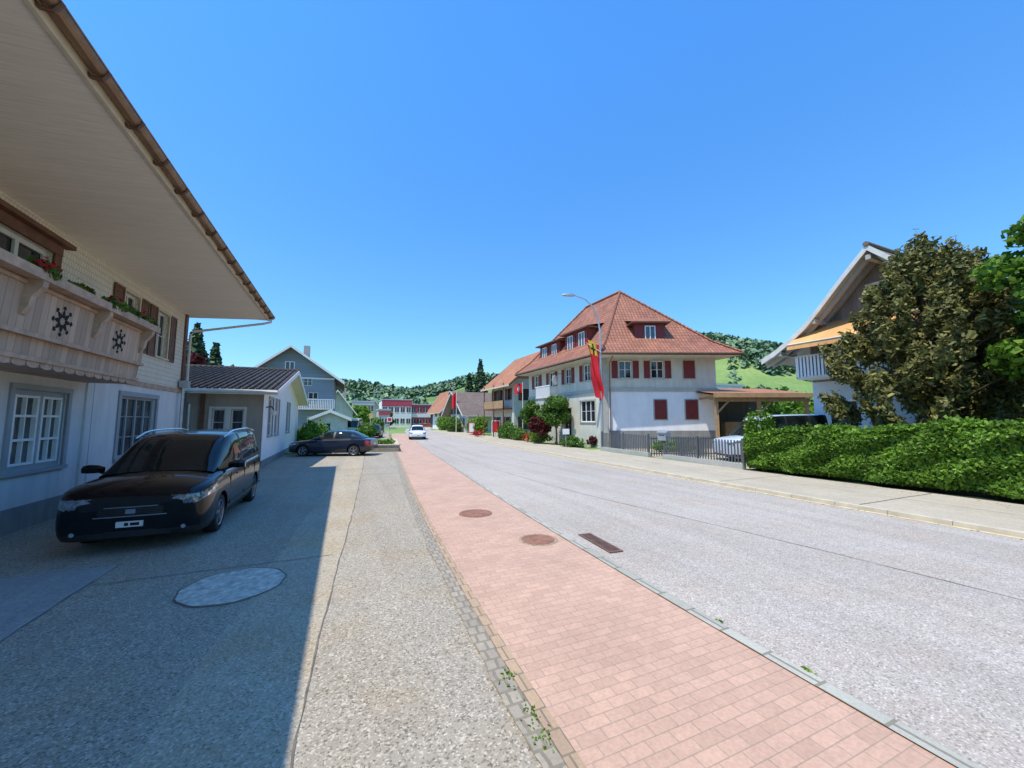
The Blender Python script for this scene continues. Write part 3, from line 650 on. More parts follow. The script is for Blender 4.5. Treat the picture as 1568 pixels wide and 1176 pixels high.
gable_house('far_house',-6,-1,118,126,5,8.6,'whitewall','tile_orange',ov=.8,axis='x').done()

# ------------------------------------------------------------------ white village house (right)
w=Grp('white_village_house')
A=Vector((16.8,22.4,0)); C_=Vector((24.2,19.2,0)); D=Vector((25.6,31.5,0)); Bb=Vector((16.8,34.4,0))
fF=FR(tuple(A),(C_.x-A.x,C_.y-A.y),(-.399,-.917)); LF=(C_-A).length
fL=FR((16.8,0,0),(0,1),(-1,0))
upW=[(1.15,2.05,5.0,6.25),(3.45,4.35,5.0,6.25)]; 
wall(w['walls'],fF,0,LF,4.2,6.8,upW,'cream'); wall(w['lower_walls'],fF,0,LF,1.3,4.2,[],'whitewall')
w['plinth'].box(fF,0.01,LF,-.1,.04,0,1.3,'plinth'); w['string_course'].box(fF,-.06,LF+.06,0.0,.07,4.05,4.3,'quoin')
for o in upW:
    window(w,fF,*o,nx=2,nz=2,fm='white',trim='quoin',tw=.08); shutter(w,fF,o[0]-.52,o[0]-.1,5.0,6.25); shutter(w,fF,o[1]+.1,o[1]+.52,5.0,6.25)
shutter(w,fF,5.75,6.55,5.0,6.25,off=.02); w['window_surrounds'].box(fF,5.68,6.62,0,.03,4.92,6.33,'quoin')
for x in (3.6,5.8): shutter(w,fF,x,x+.85,2.1,3.45,off=.02); w['window_surrounds'].box(fF,x-.08,x+.93,0,.03,2.02,3.53,'quoin')
w['corner_quoins'].box(fF,-.02,.32,0,.05,0,6.7,'quoin')
upL=[(y,y+.9,5.0,6.25) for y in (23.9,26.6,29.3,32.2)]; loL=[(23.4,25.3,1.9,3.5),(26.6,27.6,.4,3.0),(29.2,30.4,1.8,3.4),(32,33,1.8,3.4)]
wall(w['walls'],fL,22.4,34.4,4.2,6.8,upL,'cream'); wall(w['walls'],fL,22.4,34.4,.0,4.2,loL,'cream')
for o in upL: window(w,fL,*o,nx=2,nz=2,trim='quoin',tw=.08); shutter(w,fL,o[0]-.52,o[0]-.1,5.0,6.25); shutter(w,fL,o[1]+.1,o[1]+.52,5.0,6.25)
for i,o in enumerate(loL): window(w,fL,*o,nx=3 if i==0 else 2,nz=2 if i!=1 else 1,fm='white' if i!=1 else 'brown',trim='quoin',tw=.1)
w['string_course'].box(fL,22.34,34.4,0,.07,4.05,4.3,'quoin'); w['corner_quoins'].box(fL,22.4,22.75,0,.05,0,6.7,'quoin')
w['walls'].poly([tuple(C_),tuple(D),(D.x,D.y,6.8),(C_.x,C_.y,6.8)],'whitewall'); w['walls'].poly([tuple(D),tuple(Bb),(Bb.x,Bb.y,6.8),(D.x,D.y,6.8)],'cream')
w['balcony'].box(fL,28.6,31.2,0,.9,3.95,4.05,'offwhite')
for y in np.arange(28.6,31.2,.13): w['balcony'].box(fL,y,y+.05,.86,.9,4.05,4.95,'white')
w['balcony'].box(fL,28.55,31.25,.84,.92,4.95,5.02,'white')
w['downpipe'].tube([fF(.5,.9,6.45),fF(.45,.15,6.1),fF(.45,.12,.3)],.045,'copper',8)
E=[Vector((15.75,21.25,6.62)),Vector((24.85,17.5,6.62)),Vector((26.7,32.4,6.62)),Vector((15.75,35.4,6.62))]; R1=Vector((20.9,25.3,12.75)); R2=Vector((20.9,30.2,12.75))
tops=[R1,R1,R2,R2]; mid=[E[i].lerp(tops[i],.22)-Vector((0,0,.33)) for i in range(4)]
r=w['roof']
for i in range(4):
    j=(i+1)%4
    r.poly([E[i],E[j],mid[j]],'tile_red'); r.poly([E[i],mid[j],mid[i]],'tile_red')
    if tops[i]==tops[j]: r.poly([mid[i],mid[j],tops[i]],'tile_red')
    else: r.poly([mid[i],mid[j],tops[j]],'tile_red'); r.poly([mid[i],tops[j],tops[i]],'tile_red')
    r.tube([E[i]+Vector((0,0,.04)),mid[i]+Vector((0,0,.05)),tops[i]+Vector((0,0,.05))],.1,'tile_red',6)
    r.prism([E[i]-Vector((0,0,.16)),E[j]-Vector((0,0,.16)),E[j]-Vector((0,0,.01)),E[i]-Vector((0,0,.01))],(0,0,.001),'brown')
    r.tube([E[i]-Vector((0,0,.03)),E[j]-Vector((0,0,.03))],.08,'copper',8)
r.tube([R1+Vector((0,0,.05)),R2+Vector((0,0,.05))],.12,'tile_red',6)
r.poly([e-Vector((0,0,.14)) for e in E],'offwhite')
def dormer(fr,a0,a1,b,c0,c1,depth,nw,hip=.35,win=.7):
    d=w['dormers']; d.box(fr,a0,a1,b-depth,b,c0,c1,'shutter'); 
    d.box(fr,a0-hip,a1+hip,b-depth,b+hip,c1,c1+.1,'brown')
    z=c1+.1
    P=[fr(a0-hip,b+hip,z),fr(a1+hip,b+hip,z),fr(a1+hip,b-depth-.9,z+.9),fr(a0-hip,b-depth-.9,z+.9)]
    T=[fr(a0+.5,b-.7,z+.45),fr(a1-.5,b-.7,z+.45),fr(a1-.5,b-depth-1.2,z+1.0),fr(a0+.5,b-depth-1.2,z+1.0)]
    for i in range(4): j=(i+1)%4; d.poly([P[i],P[j],T[j],T[i]],'tile_red')
    d.poly(T,'tile_red')
    s=(a1-a0)/nw
    for i in range(nw):
        x=a0+s*(i+.5); w['window_glass'].box(fr,x-win/2,x+win/2,b+.0,b+.03,c0+.35,c1-.2,'glass2')
        for q in (x-win/2,x,x+win/2): w['window_frames'].box(fr,q-.035,q+.035,b+.031,b+.06,c0+.35,c1-.2,'white')
        for q in (c0+.35,c1-.2): w['window_frames'].box(fr,x-win/2-.035,x+win/2+.035,b+.031,b+.062,q-.035,q+.035,'white')
        if nw>1:
            o_=fr(0,b,0); ua=fr(1,b,0); na=fr(0,b+1,0)
            shutter(w,FR(o_,(ua[0]-o_[0],ua[1]-o_[1]),(na[0]-o_[0],na[1]-o_[1])),x-win/2-.4,x-win/2-.06,c0+.35,c1-.2,'shutter',False)
dormer(fF,2.45,4.55,-.1,7.45,9.0,2.2,1)
dormer(fL,24.6,28.0,-.35,7.2,9.2,3.0,2,win=.75)
dormer(fL,28.9,32.6,-.35,7.2,9.0,3.0,2,win=.75)
w['shop_sign'].tube([(16.8,27.9,5.9),(15.8,27.9,5.9)],.02,'blackplastic',6)
w['shop_sign'].lathe(lambda a_,b_,c_:(16.05+a_*.8,27.9+c_,5.35+b_*1.2),[(.001,.03),(.34,.03),(.36,0),(.34,-.03),(.001,-.03)],'greyfac',20)
w.done()

# ------------------------------------------------------------------ street lamp + banner
s=Grp('street_lamp'); b=s['pole']; x,y=15.75,21.2
b.tube([(x,y,0),(x,y,1.2)],[.11,.10],'steel',12); b.tube([(x,y,1.2),(x,y,8.0),(x-.12,y+.03,8.9),(x-.45,y+.1,9.7),(x-1.0,y+.2,10.2),(x-1.7,y+.4,10.45)],[.085,.06,.055,.05,.045,.04],'steel',10)
fr=FR((x-1.7,y+.4,10.45),(-1,.25),(.25,1)); b=s['lamp_head']
b.add([fr(0,-.05,-.04),fr(0,.05,-.04),fr(0,.05,.05),fr(0,-.05,.05),fr(.25,-.15,-.06),fr(.25,.15,-.06),fr(.25,.12,.1),fr(.25,-.12,.1),fr(.75,-.14,-.05),fr(.75,.14,-.05),fr(.75,.1,.08),fr(.75,-.1,.08),fr(.9,-.05,-.02),fr(.9,.05,-.02),fr(.9,.05,.03),fr(.9,-.05,.03)],
 [(0,1,2,3)]+[(4*k+i,4*k+(i+1)%4,4*k+4+(i+1)%4,4*k+4+i) for k in range(3) for i in range(4)]+[(12,13,14,15)],'steel')
b.box(fr,.28,.7,-.1,.1,-.085,-.055,'offwhite'); s.done(('pole','lamp_head'))
f=Grp('flag_banner'); b=f['staff']; bx,by=x-.05,y-.1
b.tube([(bx,by,6.6),(bx-1.0,by+.25,7.2)],.025,'white',8)
NU,NV=10,26; vs=[]
for j in range(NV+1):
    t=j/NV; z=7.05-3.6*t
    for i in range(NU+1):
        u=i/NU; wdt=(1-.72*t**1.3); xx=bx-.12-.95*u*wdt*(1-.15*math.sin(t*5))+.12*t+.10*math.sin(t*9)*t; 
        vs.append((xx,by+.2*u+.16*math.sin(u*9+t*6)*(.3+t),z+.45*(u)*(1-t)-.12*math.sin(u*5)*t))
for j in range(NV):
    for i in range(NU):
        k=j*(NU+1)+i; mt='red'
        if j<6 and 2<=i<=7: mt='blk' if abs(i-5)+abs(j-3)*.8<1.8 else 'yel'
        f['cloth'].add([vs[k],vs[k+1],vs[k+NU+2],vs[k+NU+1]],[(0,1,2,3)],mt)
f.done()
def flagpole(name,x,y,h_,fw_,fh,cross=True):
    g=Grp(name); g['pole'].tube([(x,y,0),(x,y,h_)],[.05,.03],'white',8); n=8
    for i in range(n):
        for j in range(6):
            p=lambda a,b_:(x-.06-fw_*a*.7,y+.12*math.sin(a*7)+.1*a,h_-.1-fh*b_-.5*a*fh*.5)
            mt='red'
            if cross and ((i in(3,4) and 1<=j<=4) or (2<=i<=5 and j in (2,3))): mt='white'
            g['cloth'].add([p(i/n,j/6),p((i+1)/n,j/6),p((i+1)/n,(j+1)/6),p(i/n,(j+1)/6)],[(0,1,2,3)],mt)
    g.done(); return g
flagpole('swiss_flag',17.0,36.3,6.0,1.1,1.0); flagpole('flag_on_pole',16.4,60,6.6,.9,2.2,False)

# ------------------------------------------------------------------ fence, hedge, mailbox
g=Grp('garden_fence')
def fx(y): return 14.75+.07*(y-10.6)
for y in np.arange(10.7,20.9,.15):
    if 15.2<y<16.3 : continue
    g['slats'].box(W,fx(y),fx(y)+.02,y,y+.06,.32,1.22,'fence')
for (ya,yb) in ((10.65,15.2),(16.3,20.95)):
    for z in (.5,1.08): g['rails'].add([(fx(ya)+.03,ya,z),(fx(ya)+.07,ya,z),(fx(yb)+.07,yb,z),(fx(yb)+.03,yb,z),(fx(ya)+.03,ya,z+.05),(fx(ya)+.07,ya,z+.05),(fx(yb)+.07,yb,z+.05),(fx(yb)+.03,yb,z+.05)],[(0,1,2,3),(4,5,6,7),(0,1,5,4),(2,3,7,6)],'fence')
    g['plinth'].add([(fx(ya)-.08,ya,0),(fx(ya)+.14,ya,0),(fx(yb)+.14,yb,0),(fx(yb)-.08,yb,0),(fx(ya)-.08,ya,.3),(fx(ya)+.14,ya,.3),(fx(yb)+.14,yb,.3),(fx(yb)-.08,yb,.3)],[(0,1,2,3),(4,5,6,7),(0,1,5,4),(2,3,7,6),(1,2,6,5),(3,0,4,7)],'quoin')
for y in (10.66,13,15.15,16.35,18.6,20.9): g['posts'].box(W,fx(y)-.01,fx(y)+.07,y-.04,y+.04,.3,1.3,'fence')
g.done()
g=Grp('garden_gate_wall'); f=FR((15.3,16.35,0),(1,-.35),(-.35,-1)); 
g['slats'].box(f,0,3.5,0,.06,1.0,1.08,'fence'); g['slats'].box(f,0,3.5,0,.06,.2,.26,'fence')
for k in range(26): g['slats'].box(f,k*.14,k*.14+.05,.06,.08,.1,1.15,'fence')
g.done()
g=Grp('mailbox'); g['box'].box(W,15.0,15.35,14.95,15.5,1.0,1.4,'steel'); g['box'].prism([(14.95,14.9,1.4),(15.4,14.9,1.4),(15.18,14.9,1.52)],(0,.65,0),'steel'); g['box'].box(W,14.985,15.0,15.02,15.4,1.25,1.29,'dark'); g['post'].box(W,15.13,15.2,15.2,15.27,0,1.0,'fence'); g.done()

hd=Grp('hedge'); yA,yB=-6,10.45; 
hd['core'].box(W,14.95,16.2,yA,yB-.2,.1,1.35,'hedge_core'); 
for y in np.arange(yA,yB,.6): hd['stems'].tube([(15.3,y,0),(15.35,y+.05,.5)],.04,'bark',5)
hd.done()
def htop(y): return 1.54+.06*np.sin(y*1.7)+.05*np.sin(y*4.3)+.06*(10-y)
n1=62000; y=rng.uniform(yA,yB,n1); side=rng.random(n1); z=rng.uniform(.12,1,n1)*htop(y); ht=htop(y)
bul=.11*np.sin(y*2.3+z*2)+.08*np.sin(y*5.1+z*4)+.06*np.sin(z*9+y*3)
xF=14.62+.25*np.clip((.35-z)/.35,0,1)-bul*.8+np.abs(rng.normal(size=n1))*.08+.16*np.clip((z-ht+.25)/.25,0,1)**2
fx_=np.stack([xF,y,z],1); dF=np.tile([-1,0,.35],(n1,1))
C1=fx_[side<.62]; D1=dF[side<.62]
k=(side>=.62)&(side<.93); yt=y[k]; C2=np.stack([rng.uniform(14.68,16.35,k.sum()),yt,htop(yt)+bul[k]*.6-np.abs(rng.normal(size=k.sum()))*.05],1); D2=np.tile([0,0,1.],(k.sum(),1))
k=side>=.93; C3=np.stack([rng.uniform(14.7,16.3,k.sum()),yB-np.abs(rng.normal(size=k.sum()))*.07+bul[k]*.6,z[k]],1); D3=np.tile([0,1.,.3],(k.sum(),1))
ns=3800; ysn=rng.uniform(yA,yB,ns); C4=np.stack([rng.uniform(14.65,15.8,ns),ysn,htop(ysn)+np.abs(rng.normal(size=ns))*.07],1); D4=np.tile([-.3,0,.6],(ns,1))
leaf_quads('leaves',np.vstack([C1,C2,C3,C4]),np.vstack([D1,D2,D3,D4]),.065,'leaf_hedge',hd.e,.9)
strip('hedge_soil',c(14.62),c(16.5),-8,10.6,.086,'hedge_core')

# ------------------------------------------------------------------ right chalet, gable towards the road
q=Grp('pale_blue_chalet')
fv=FR((20.0,0,0),(0,-1),(-1,0))
lp=[(-13.1,5.15),(-12.4,5.5),(-11.64,6.0),(-10.9,6.6),(-10.3,7.25),(-9.3,8.4)]
ap=-8.37; pr=lp+[(ap,9.4)]+[(2*ap-a_,c_) for a_,c_ in lp[::-1]]
wl=-11.5; wr_=2*ap-wl
q['gable_wall'].poly([fv(wl,-1.3,3.9),fv(wl,-1.3,5.85)]+[fv(a_,-1.3,c_-.22) for a_,c_ in pr if wl<a_<wr_]+[fv(wr_,-1.3,5.85),fv(wr_,-1.3,3.9)],'greywood')
q['ground_wall'].box(fv,wl-.02,wr_+.02,-9,-1.32,0,3.9,'lblue')
q['side_wall'].box(fv,wl,wl+.2,-9,-1.33,3.9,5.8,'lblue')
rr_=q['roof']
for i in range(len(pr)-1):
    (a0,c0),(a1,c1)=pr[i],pr[i+1]
    rr_.poly([fv(a0,0,c0),fv(a1,0,c1),fv(a1,-10,c1),fv(a0,-10,c0)],'tile_brown')
    rr_.poly([fv(a0,0,c0-.14),fv(a1,0,c1-.14),fv(a1,-10,c1-.14),fv(a0,-10,c0-.14)],'quoin')
    rr_.prism([fv(a0,0,c0-.22),fv(a1,0,c1-.22),fv(a1,0,c1+.04),fv(a0,0,c0+.04)],(-.06,0,0),'offwhite')
    rr_.prism([fv(a0,-.35,c0-.38),fv(a1,-.35,c1-.38),fv(a1,-.35,c1-.15),fv(a0,-.35,c0-.15)],(.12,0,0),'quoin')
    rr_.prism([fv(a0,-.85,c0-.36),fv(a1,-.85,c1-.36),fv(a1,-.85,c1-.15),fv(a0,-.85,c0-.15)],(.12,0,0),'greyframe')
rr_.tube([fv(ap,.1,9.45),fv(ap,-10,9.45)],.11,'tile_brown',8); rr_.tube([fv(-13.15,.05,5.15),fv(-13.15,-10,5.15)],.08,'steel',8)
for (a_,c_) in ((-10.6,6.85),(ap,9.1),(-12.2,5.55)): rr_.box(fv,a_-.09,a_+.09,-1.3,.0,c_-.3,c_-.1,'quoin')
bb=q['balcony']; bb.box(fv,wl,-6,-1.3,-.1,4.0,4.12,'offwhite')
for a_ in np.arange(wl,-6,.15): bb.box(fv,a_,a_+.09,-.14,-.1,4.12,5.05,'white')
bb.box(fv,wl-.03,-6,-.16,-.06,5.05,5.12,'offwhite')
for b_ in np.arange(-1.25,-.15,.15): bb.box(fv,wl-.04,wl,b_,b_+.09,4.12,5.05,'white')
q['awning'].poly([fv(wl+.2,-1.28,6.75),fv(-6.5,-1.28,6.75),fv(-6.5,.55,5.62),fv(wl,.55,5.62)],'awning'); q['awning'].poly([fv(wl,.55,5.62),fv(-6.5,.55,5.62),fv(-6.5,.57,5.38),fv(wl,.57,5.38)],'awning')
q['awning'].poly([fv(wl+.2,-1.28,6.7),fv(wl,.55,5.58),fv(wl,.2,5.5),fv(wl+.2,-1.28,6.3)],'awning')
q['awning'].tube([fv(wl+.3,-1.2,5.9),fv(wl+.3,.5,5.55)],.025,'steel',6); q['awning'].tube([fv(wl,.55,5.62),fv(-6.5,.55,5.62)],.035,'offwhite',6)
for a_,c0,c1 in ((-10.9,4.15,6.0),(-9.2,4.3,5.9)): 
    q['windows'].box(fv,a_,a_+1.1,-1.3,-1.27,c0,c1,'glass'); q['windows'].box(fv,a_+.52,a_+.6,-1.269,-1.24,c0,c1,'white'); q['windows'].box(fv,a_-.08,a_,-1.3,-1.22,c0,c1,'white'); q['windows'].box(fv,a_+1.1,a_+1.18,-1.3,-1.22,c0,c1,'white')
q['windows'].box(fv,-9.0,-8.2,-1.3,-1.26,7.0,8.0,'glass'); q['windows'].box(fv,-8.64,-8.56,-1.259,-1.22,7.0,8.0,'white'); q['windows'].box(fv,-9.08,-8.12,-1.3,-1.22,6.9,6.995,'white'); q['windows'].box(fv,-9.08,-8.12,-1.3,-1.22,8.005,8.09,'white')
q['windows'].box(fv,-10.8,-9.8,-1.319,-1.28,1.4,2.9,'glass'); q['windows'].box(fv,-10.88,-9.72,-1.319,-1.24,2.9,3.0,'white')
q.done()
th=math.radians(23.5); ux,uy=math.cos(th),-math.sin(th); nx_,ny_=-math.sin(th),-math.cos(th)
# carport
k_=Grp('wooden_carport'); fc=FR((22.2,17.8,0),(ux,uy),(nx_,ny_))
R=k_['roof']; R.poly([fc(-.2,.4,3.75),fc(6.3,.4,3.75),fc(6.3,-5,4.5),fc(-.2,-5,4.5)],'tile_orange'); R.poly([fc(-.2,.4,3.62),fc(6.3,.4,3.62),fc(6.3,-5,4.37),fc(-.2,-5,4.37)],'woodbeam')
R.box(fc,-.25,6.35,.38,.44,3.5,3.78,'woodbeam'); k_['beams'].box(fc,0,6.2,-.1,.1,3.25,3.45,'woodbeam')
for a_ in (.1,2.9,6.0): k_['posts'].box(fc,a_-.09,a_+.09,-.09,.09,0,3.25,'woodbeam')
for a_ in (.1,2.9): k_['beams'].prism([fc(a_+.05,0,2.6),fc(a_+.7,0,3.25),fc(a_+.85,0,3.25),fc(a_+.05,0,2.45)],(nx_*.06,ny_*.06,0),'woodbeam')
for a_ in np.arange(0,6.3,.7): k_['beams'].box(fc,a_,a_+.1,-4.8,.35,3.47,3.6,'woodbeam')
k_['back_wall'].box(fc,0,6.2,-5,-4.9,0,4.2,'darkwood'); k_['back_wall'].box(fc,2.5,6.2,-4,-3.4,0,1.9,'woodbeam'); k_.done()

# ------------------------------------------------------------------ vegetation
g=Grp('yew_tree'); X,Y=18.5,6.3
g['trunk'].tube([(X,Y,0),(X+.1,Y,3),(X,Y,7.6)],[.22,.16,.04],'bark',8)
bl=[]
for k in range(210):
    t=rng.uniform(0,1)**.85; zc=1.4+6.2*t; R0=2.55*(1-.12*t) if t<.4 else 2.43*(1-((t-.4)/.62)**1.25*.88); an=rng.uniform(0,6.28); rr=R0*rng.uniform(.55,1.08)*(1+.12*math.sin(an*5+t*9))
    bx,by=X+rr*math.cos(an),Y+rr*math.sin(an); s=rng.uniform(.16,.34)
    for q_ in range(3): bl.append((bx+q_*.16*math.cos(an),by+q_*.16*math.sin(an),zc+.15*rr+q_*.22,s*(1-.25*q_),s*(1-.25*q_),s*(1.2-.2*q_)))
    if k%4==0: g['trunk'].tube([(X,Y,max(.5,zc-1.0)),(bx,by,zc)],[.05,.015],'bark',5)
for k in range(26): an=rng.uniform(0,6.28); rr=rng.uniform(0,1.2); bl.append((X+rr*math.cos(an),Y+rr*math.sin(an),7.4+rng.uniform(-.3,1.0)-rr*.6,.14,.14,.5))
for k in range(8): bl.append((X+rng.normal()*.5,Y+rng.normal()*.5,rng.uniform(2.5,6.0),.8,.8,.8))
g.done(); C,d=blobs_pts(bl,52000,.1); C2=C+rng.normal(size=C.shape)*.05; leaf_quads('needles',C2,d+np.array([0,0,.4]),.07,'leaf_yew',g.e,.7,1.2)
tree('leafy_tree',17.7,2.4,7.9,2.7,2.0,'leaf_bright',27000,.11,46,.18,bs=(.16,.32))
tree('leafy_tree',23.5,3.0,7.8,3.2,2.4,'leaf_tree',9000,.2,18,.2)
tree('garden_tree',16.4,32.6,4.1,1.3,1.4,'leaf_tree',7000,.10,24,.09,bs=(.3,.45))
tree('garden_tree',15.6,27.0,4.1,1.25,1.5,'leaf_tree',8000,.09,26,.09,bs=(.3,.45))
tree('red_maple_tree',14.9,28.6,2.6,1.0,.5,'leaf_red',3200,.11,12,.05,bs=(.3,.5))
tree('red_maple_tree',-13.2,43,8.0,2.3,3,'leaf_red',4500,.22,16,.15)
fir('fir_tree',-14.6,50,12.3,4.0,n=6000,leaf=.35); fir('fir_tree',-17,66,13,4,n=4000,leaf=.5); fir('fir_tree',24.5,72,14.2,3.6,n=6000,leaf=.4); fir('fir_tree',22.8,74,11.5,2.8,n=3000,leaf=.45)
for (nm,x,y,z,rx,ry,rz,mt,n_,lf) in (
 ('flower_bed_shrubs',15.4,25.0,.08,.7,1.6,.8,'leaf_tree',1600,.09),('flower_bed_shrubs',15.6,30.5,.08,.8,2.2,1.0,'leaf_bright',2000,.09),('flower_bed_shrubs',15.7,34.8,.08,.9,2.0,1.3,'leaf_tree',2000,.1),
 ('flower_bed_shrubs',16.6,23.6,.08,.5,.6,.7,'leaf_red',500,.09),('garden_bushes',16.0,38,.08,1,2.5,1.7,'leaf_tree',2200,.12),('garden_bushes',16.5,50,.08,1.2,3.5,2.2,'leaf_bright',3000,.16),
 ('garden_bushes',17,63,.05,1.2,4,2.4,'leaf_tree',2500,.2),('garden_bushes',18,74,.05,1.5,4,3.0,'leaf_bright',2500,.22),
 ('garden_bushes',-1.9,32.5,0,1.0,.9,1.9,'leaf_bright',2200,.12),('garden_bushes',-3.6,34.5,0,1.0,1.5,1.4,'leaf_tree',1600,.12),('garden_bushes',.8,35.5,0,1.2,.9,1.1,'leaf_bright',1600,.12),
 ('garden_bushes',2.3,44,0,1.2,2.5,1.6,'leaf_tree',1800,.14),('garden_bushes',19.2,18.6,0,1.8,.7,.8,'leaf_bright',1600,.09),
 ('garden_bushes',4.5,62,0,1.5,3,2.2,'leaf_tree',1800,.2),('rose_bush',-4.0,32.0,0,.8,.8,2.0,'flower_red',300,.14),('geraniums',14.6,44,.08,.5,2.2,.7,'flower_red',300,.09),('geraniums',15.3,31,.08,.6,1.5,.9,'flower_red',160,.09)):
    bush(nm,x,y,z,rx,ry,rz,mt,n_,lf)
for i,(x,y,hh,cr,mt) in enumerate(((28,56,8,3,'leaf_tree'),(31,66,9,3.5,'leaf_tree'),(27,84,8,3,'leaf_bright'),(-9,74,6,3,'leaf_tree'),(-13,62,7,3,'leaf_tree'),(33,48,6,3,'leaf_tree'),(52,34,6,4,'leaf_tree'),(48,26,4.5,3,'leaf_bright'),(44,20,5,3,'leaf_bright'),(30,110,8,4,'leaf_tree'),(3.5,96,5,2.4,'leaf_bright'),(10,104,4,2,'leaf_tree'))):
    tree('leafy_tree',x,y,hh,cr,hh*.25,mt,2600,.32,14,.2)
strip('front_lawn',c(-5),lambda y:PL(y)-.3,26.6,43,.05,'grass'); strip('garden_ground',lambda y:RK(y)+3.7,lambda y:RK(y)+14,10.6,70,.04,'grass')
strip('house_forecourt',c(15.3),c(30),10.8,22,.045,'walk'); strip('garage_yard',c(1.0),lambda y:PL(y)-.3,43.5,70,.03,'yard')
g=Grp('planter_wall'); f=FR((1.6,26.3,0),(1.7,-.35),(-.35,-1)); g['stones'].box(f,0,1.75,-.3,0,0,.42,'edge'); g['coping'].box(f,-.04,1.8,-.34,.04,.42,.48,'kerb')
f_=FR((3.25,25.95,0),(.1,1),(1,-.1)); g['stones'].box(f_,.02,9,-.2,0.05,0,.36,'edge'); g['coping'].box(f_,.06,9,-.24,.09,.36,.42,'kerb'); g.done()
bush('planter_plants',2.4,26.9,.4,.9,.35,.35,'leaf_bright',900,.07)

# ------------------------------------------------------------------ cars
def crs(P,n):
    P=np.asarray(P,float); k=len(P); t=np.linspace(0,k-1,n); i=np.clip(np.floor(t).astype(int),0,k-2); f=(t-i).reshape(-1,*([1]*(P.ndim-1)))
    p0=P[np.maximum(i-1,0)];p1=P[i];p2=P[i+1];p3=P[np.minimum(i+2,k-1)]
    return .5*((2*p1)+(-p0+p2)*f+(2*p0-5*p1+4*p2-p3)*f**2+(-p0+3*p1-3*p2+p3)*f**3)
F0=lambda a_,b_,c_:(a_,b_,c_)
def car(name,loc,rz,body,house,paint,wx,wr,W_,rails=False,pillars=(),hi=True):
    g=Grp(name,loc,rz); NS=150 if hi else 60; NR=44 if hi else 20
    st=[]
    for (x,hw,zb,zt,zc) in body:
        d=zt-zb; st.append([(x,0,zb),(x,hw*.8,zb),(x,hw*.95,zb+.07),(x,hw*.995,zb+.3*d),(x,hw,zb+.62*d),(x,hw*.975,zt-.06),(x,hw*.9,zt+.2*(zc-zt)),(x,hw*.5,zt+.8*(zc-zt)),(x,0,zc)])
    A=crs(st,NS); A=np.transpose(crs(np.transpose(A,(1,0,2)),NR),(1,0,2)); A[:,0,1]=0; A[:,-1,1]=0
    ring=NR*2-2; vs=[]
    for s_ in A: vs+= [tuple(p) for p in s_]+[(p[0],-p[1],p[2]) for p in s_[-2:0:-1]]
    fs=[]
    for i in range(NS-1):
        for j in range(ring): fs.append((i*ring+j,i*ring+(j+1)%ring,(i+1)*ring+(j+1)%ring,(i+1)*ring+j))
    fs.append(tuple(range(ring))[::-1]); fs.append(tuple((NS-1)*ring+j for j in range(ring)))
    me=bpy.data.meshes.new('tmp'); me.from_pydata(vs,[],fs); me.update()
    bm=bmesh.new(); bm.from_mesh(me); bmesh.ops.recalc_face_normals(bm,faces=bm.faces); bm.to_mesh(me); bm.free()
    o=bpy.data.objects.new('body',me); scene.collection.objects.link(o)
    cb=B()
    for x in wx:
        for sg in (1,-1):
            b0=sg*(W_/2-.32); b1=sg*(W_/2+.2); seg=28; vv=[]
            for yb in (b0,b1):
                for k in range(seg): an=2*math.pi*k/seg; vv.append((x+(wr+.055)*math.cos(an),yb,wr+(wr+.055)*math.sin(an)))
            ff=[(k,(k+1)%seg,seg+(k+1)%seg,seg+k) for k in range(seg)]+[tuple(range(seg))[::-1],tuple(range(seg,2*seg))]
            cb.add(vv,ff,'dark')
    co=cb.obj('cut'); bm=bmesh.new(); bm.from_mesh(co.data); bmesh.ops.recalc_face_normals(bm,faces=bm.faces); bm.to_mesh(co.data); bm.free()
    md=o.modifiers.new('b','BOOLEAN'); md.object=co; md.operation='DIFFERENCE'; md.solver='EXACT'
    dg=bpy.context.evaluated_depsgraph_get(); m2=bpy.data.meshes.new_from_object(o.evaluated_get(dg)); o.modifiers.clear(); o.data=m2
    bpy.data.objects.remove(co)
    m2.materials.clear()
    for k in (paint,'blackplastic','headlamp','tail','dark','lampin'): m2.materials.append(MT[k])
    xf=body[0][0]; xr=body[-1][0]; zt=body[3][3]
    for p in m2.polygons:
        c_=p.center; p.use_smooth=True; mi=0
        inw=any((c_.x-x)**2+(c_.z-wr)**2<(wr+.052)**2 and abs(c_.y)>W_/2-.33 for x in wx)
        if c_.z<body[2][2]+.12 and len(p.vertices)<8: mi=1
        if inw: mi=4
        lx=(c_.x-(xf-.66))/.66; up_=1-lx
        if lx>0 and abs(c_.y)>.50 and len(p.vertices)<8:
            lo_=zt-.27+.17*up_; hi_=zt-.13+.10*up_
            if lo_<c_.z<hi_: mi=2
            if mi==2 and lo_+.03<c_.z<hi_-.035 and (.30<lx<.42 or .55<lx<.70): mi=5
        if c_.x<xr+.28 and abs(c_.y)>W_*.34 and body[-2][3]-.34<c_.z<body[-2][3]-.08: mi=3
        p.material_index=mi
    m2.set_sharp_from_angle(angle=math.radians(38)); o.parent=g.e
    st=[]
    for (x,hb,zb,hr,zr) in house: st.append([(x,hb,zb),(x,hb*.6+hr*.4+.012,zb+.4*(zr-zb)),(x,hr+.01,zr-min(.09,.4*(zr-zb))),(x,hr-.1,zr-min(.015,.1*(zr-zb))),(x,hr*.5,zr+.02),(x,0,zr+.03)])
    NS2=84; NR2=24; A=crs(st,NS2); A=np.transpose(crs(np.transpose(A,(1,0,2)),NR2),(1,0,2)); A[:,-1,1]=0
    hb_=B(); xw=house[1][0]; xb=house[-2][0]
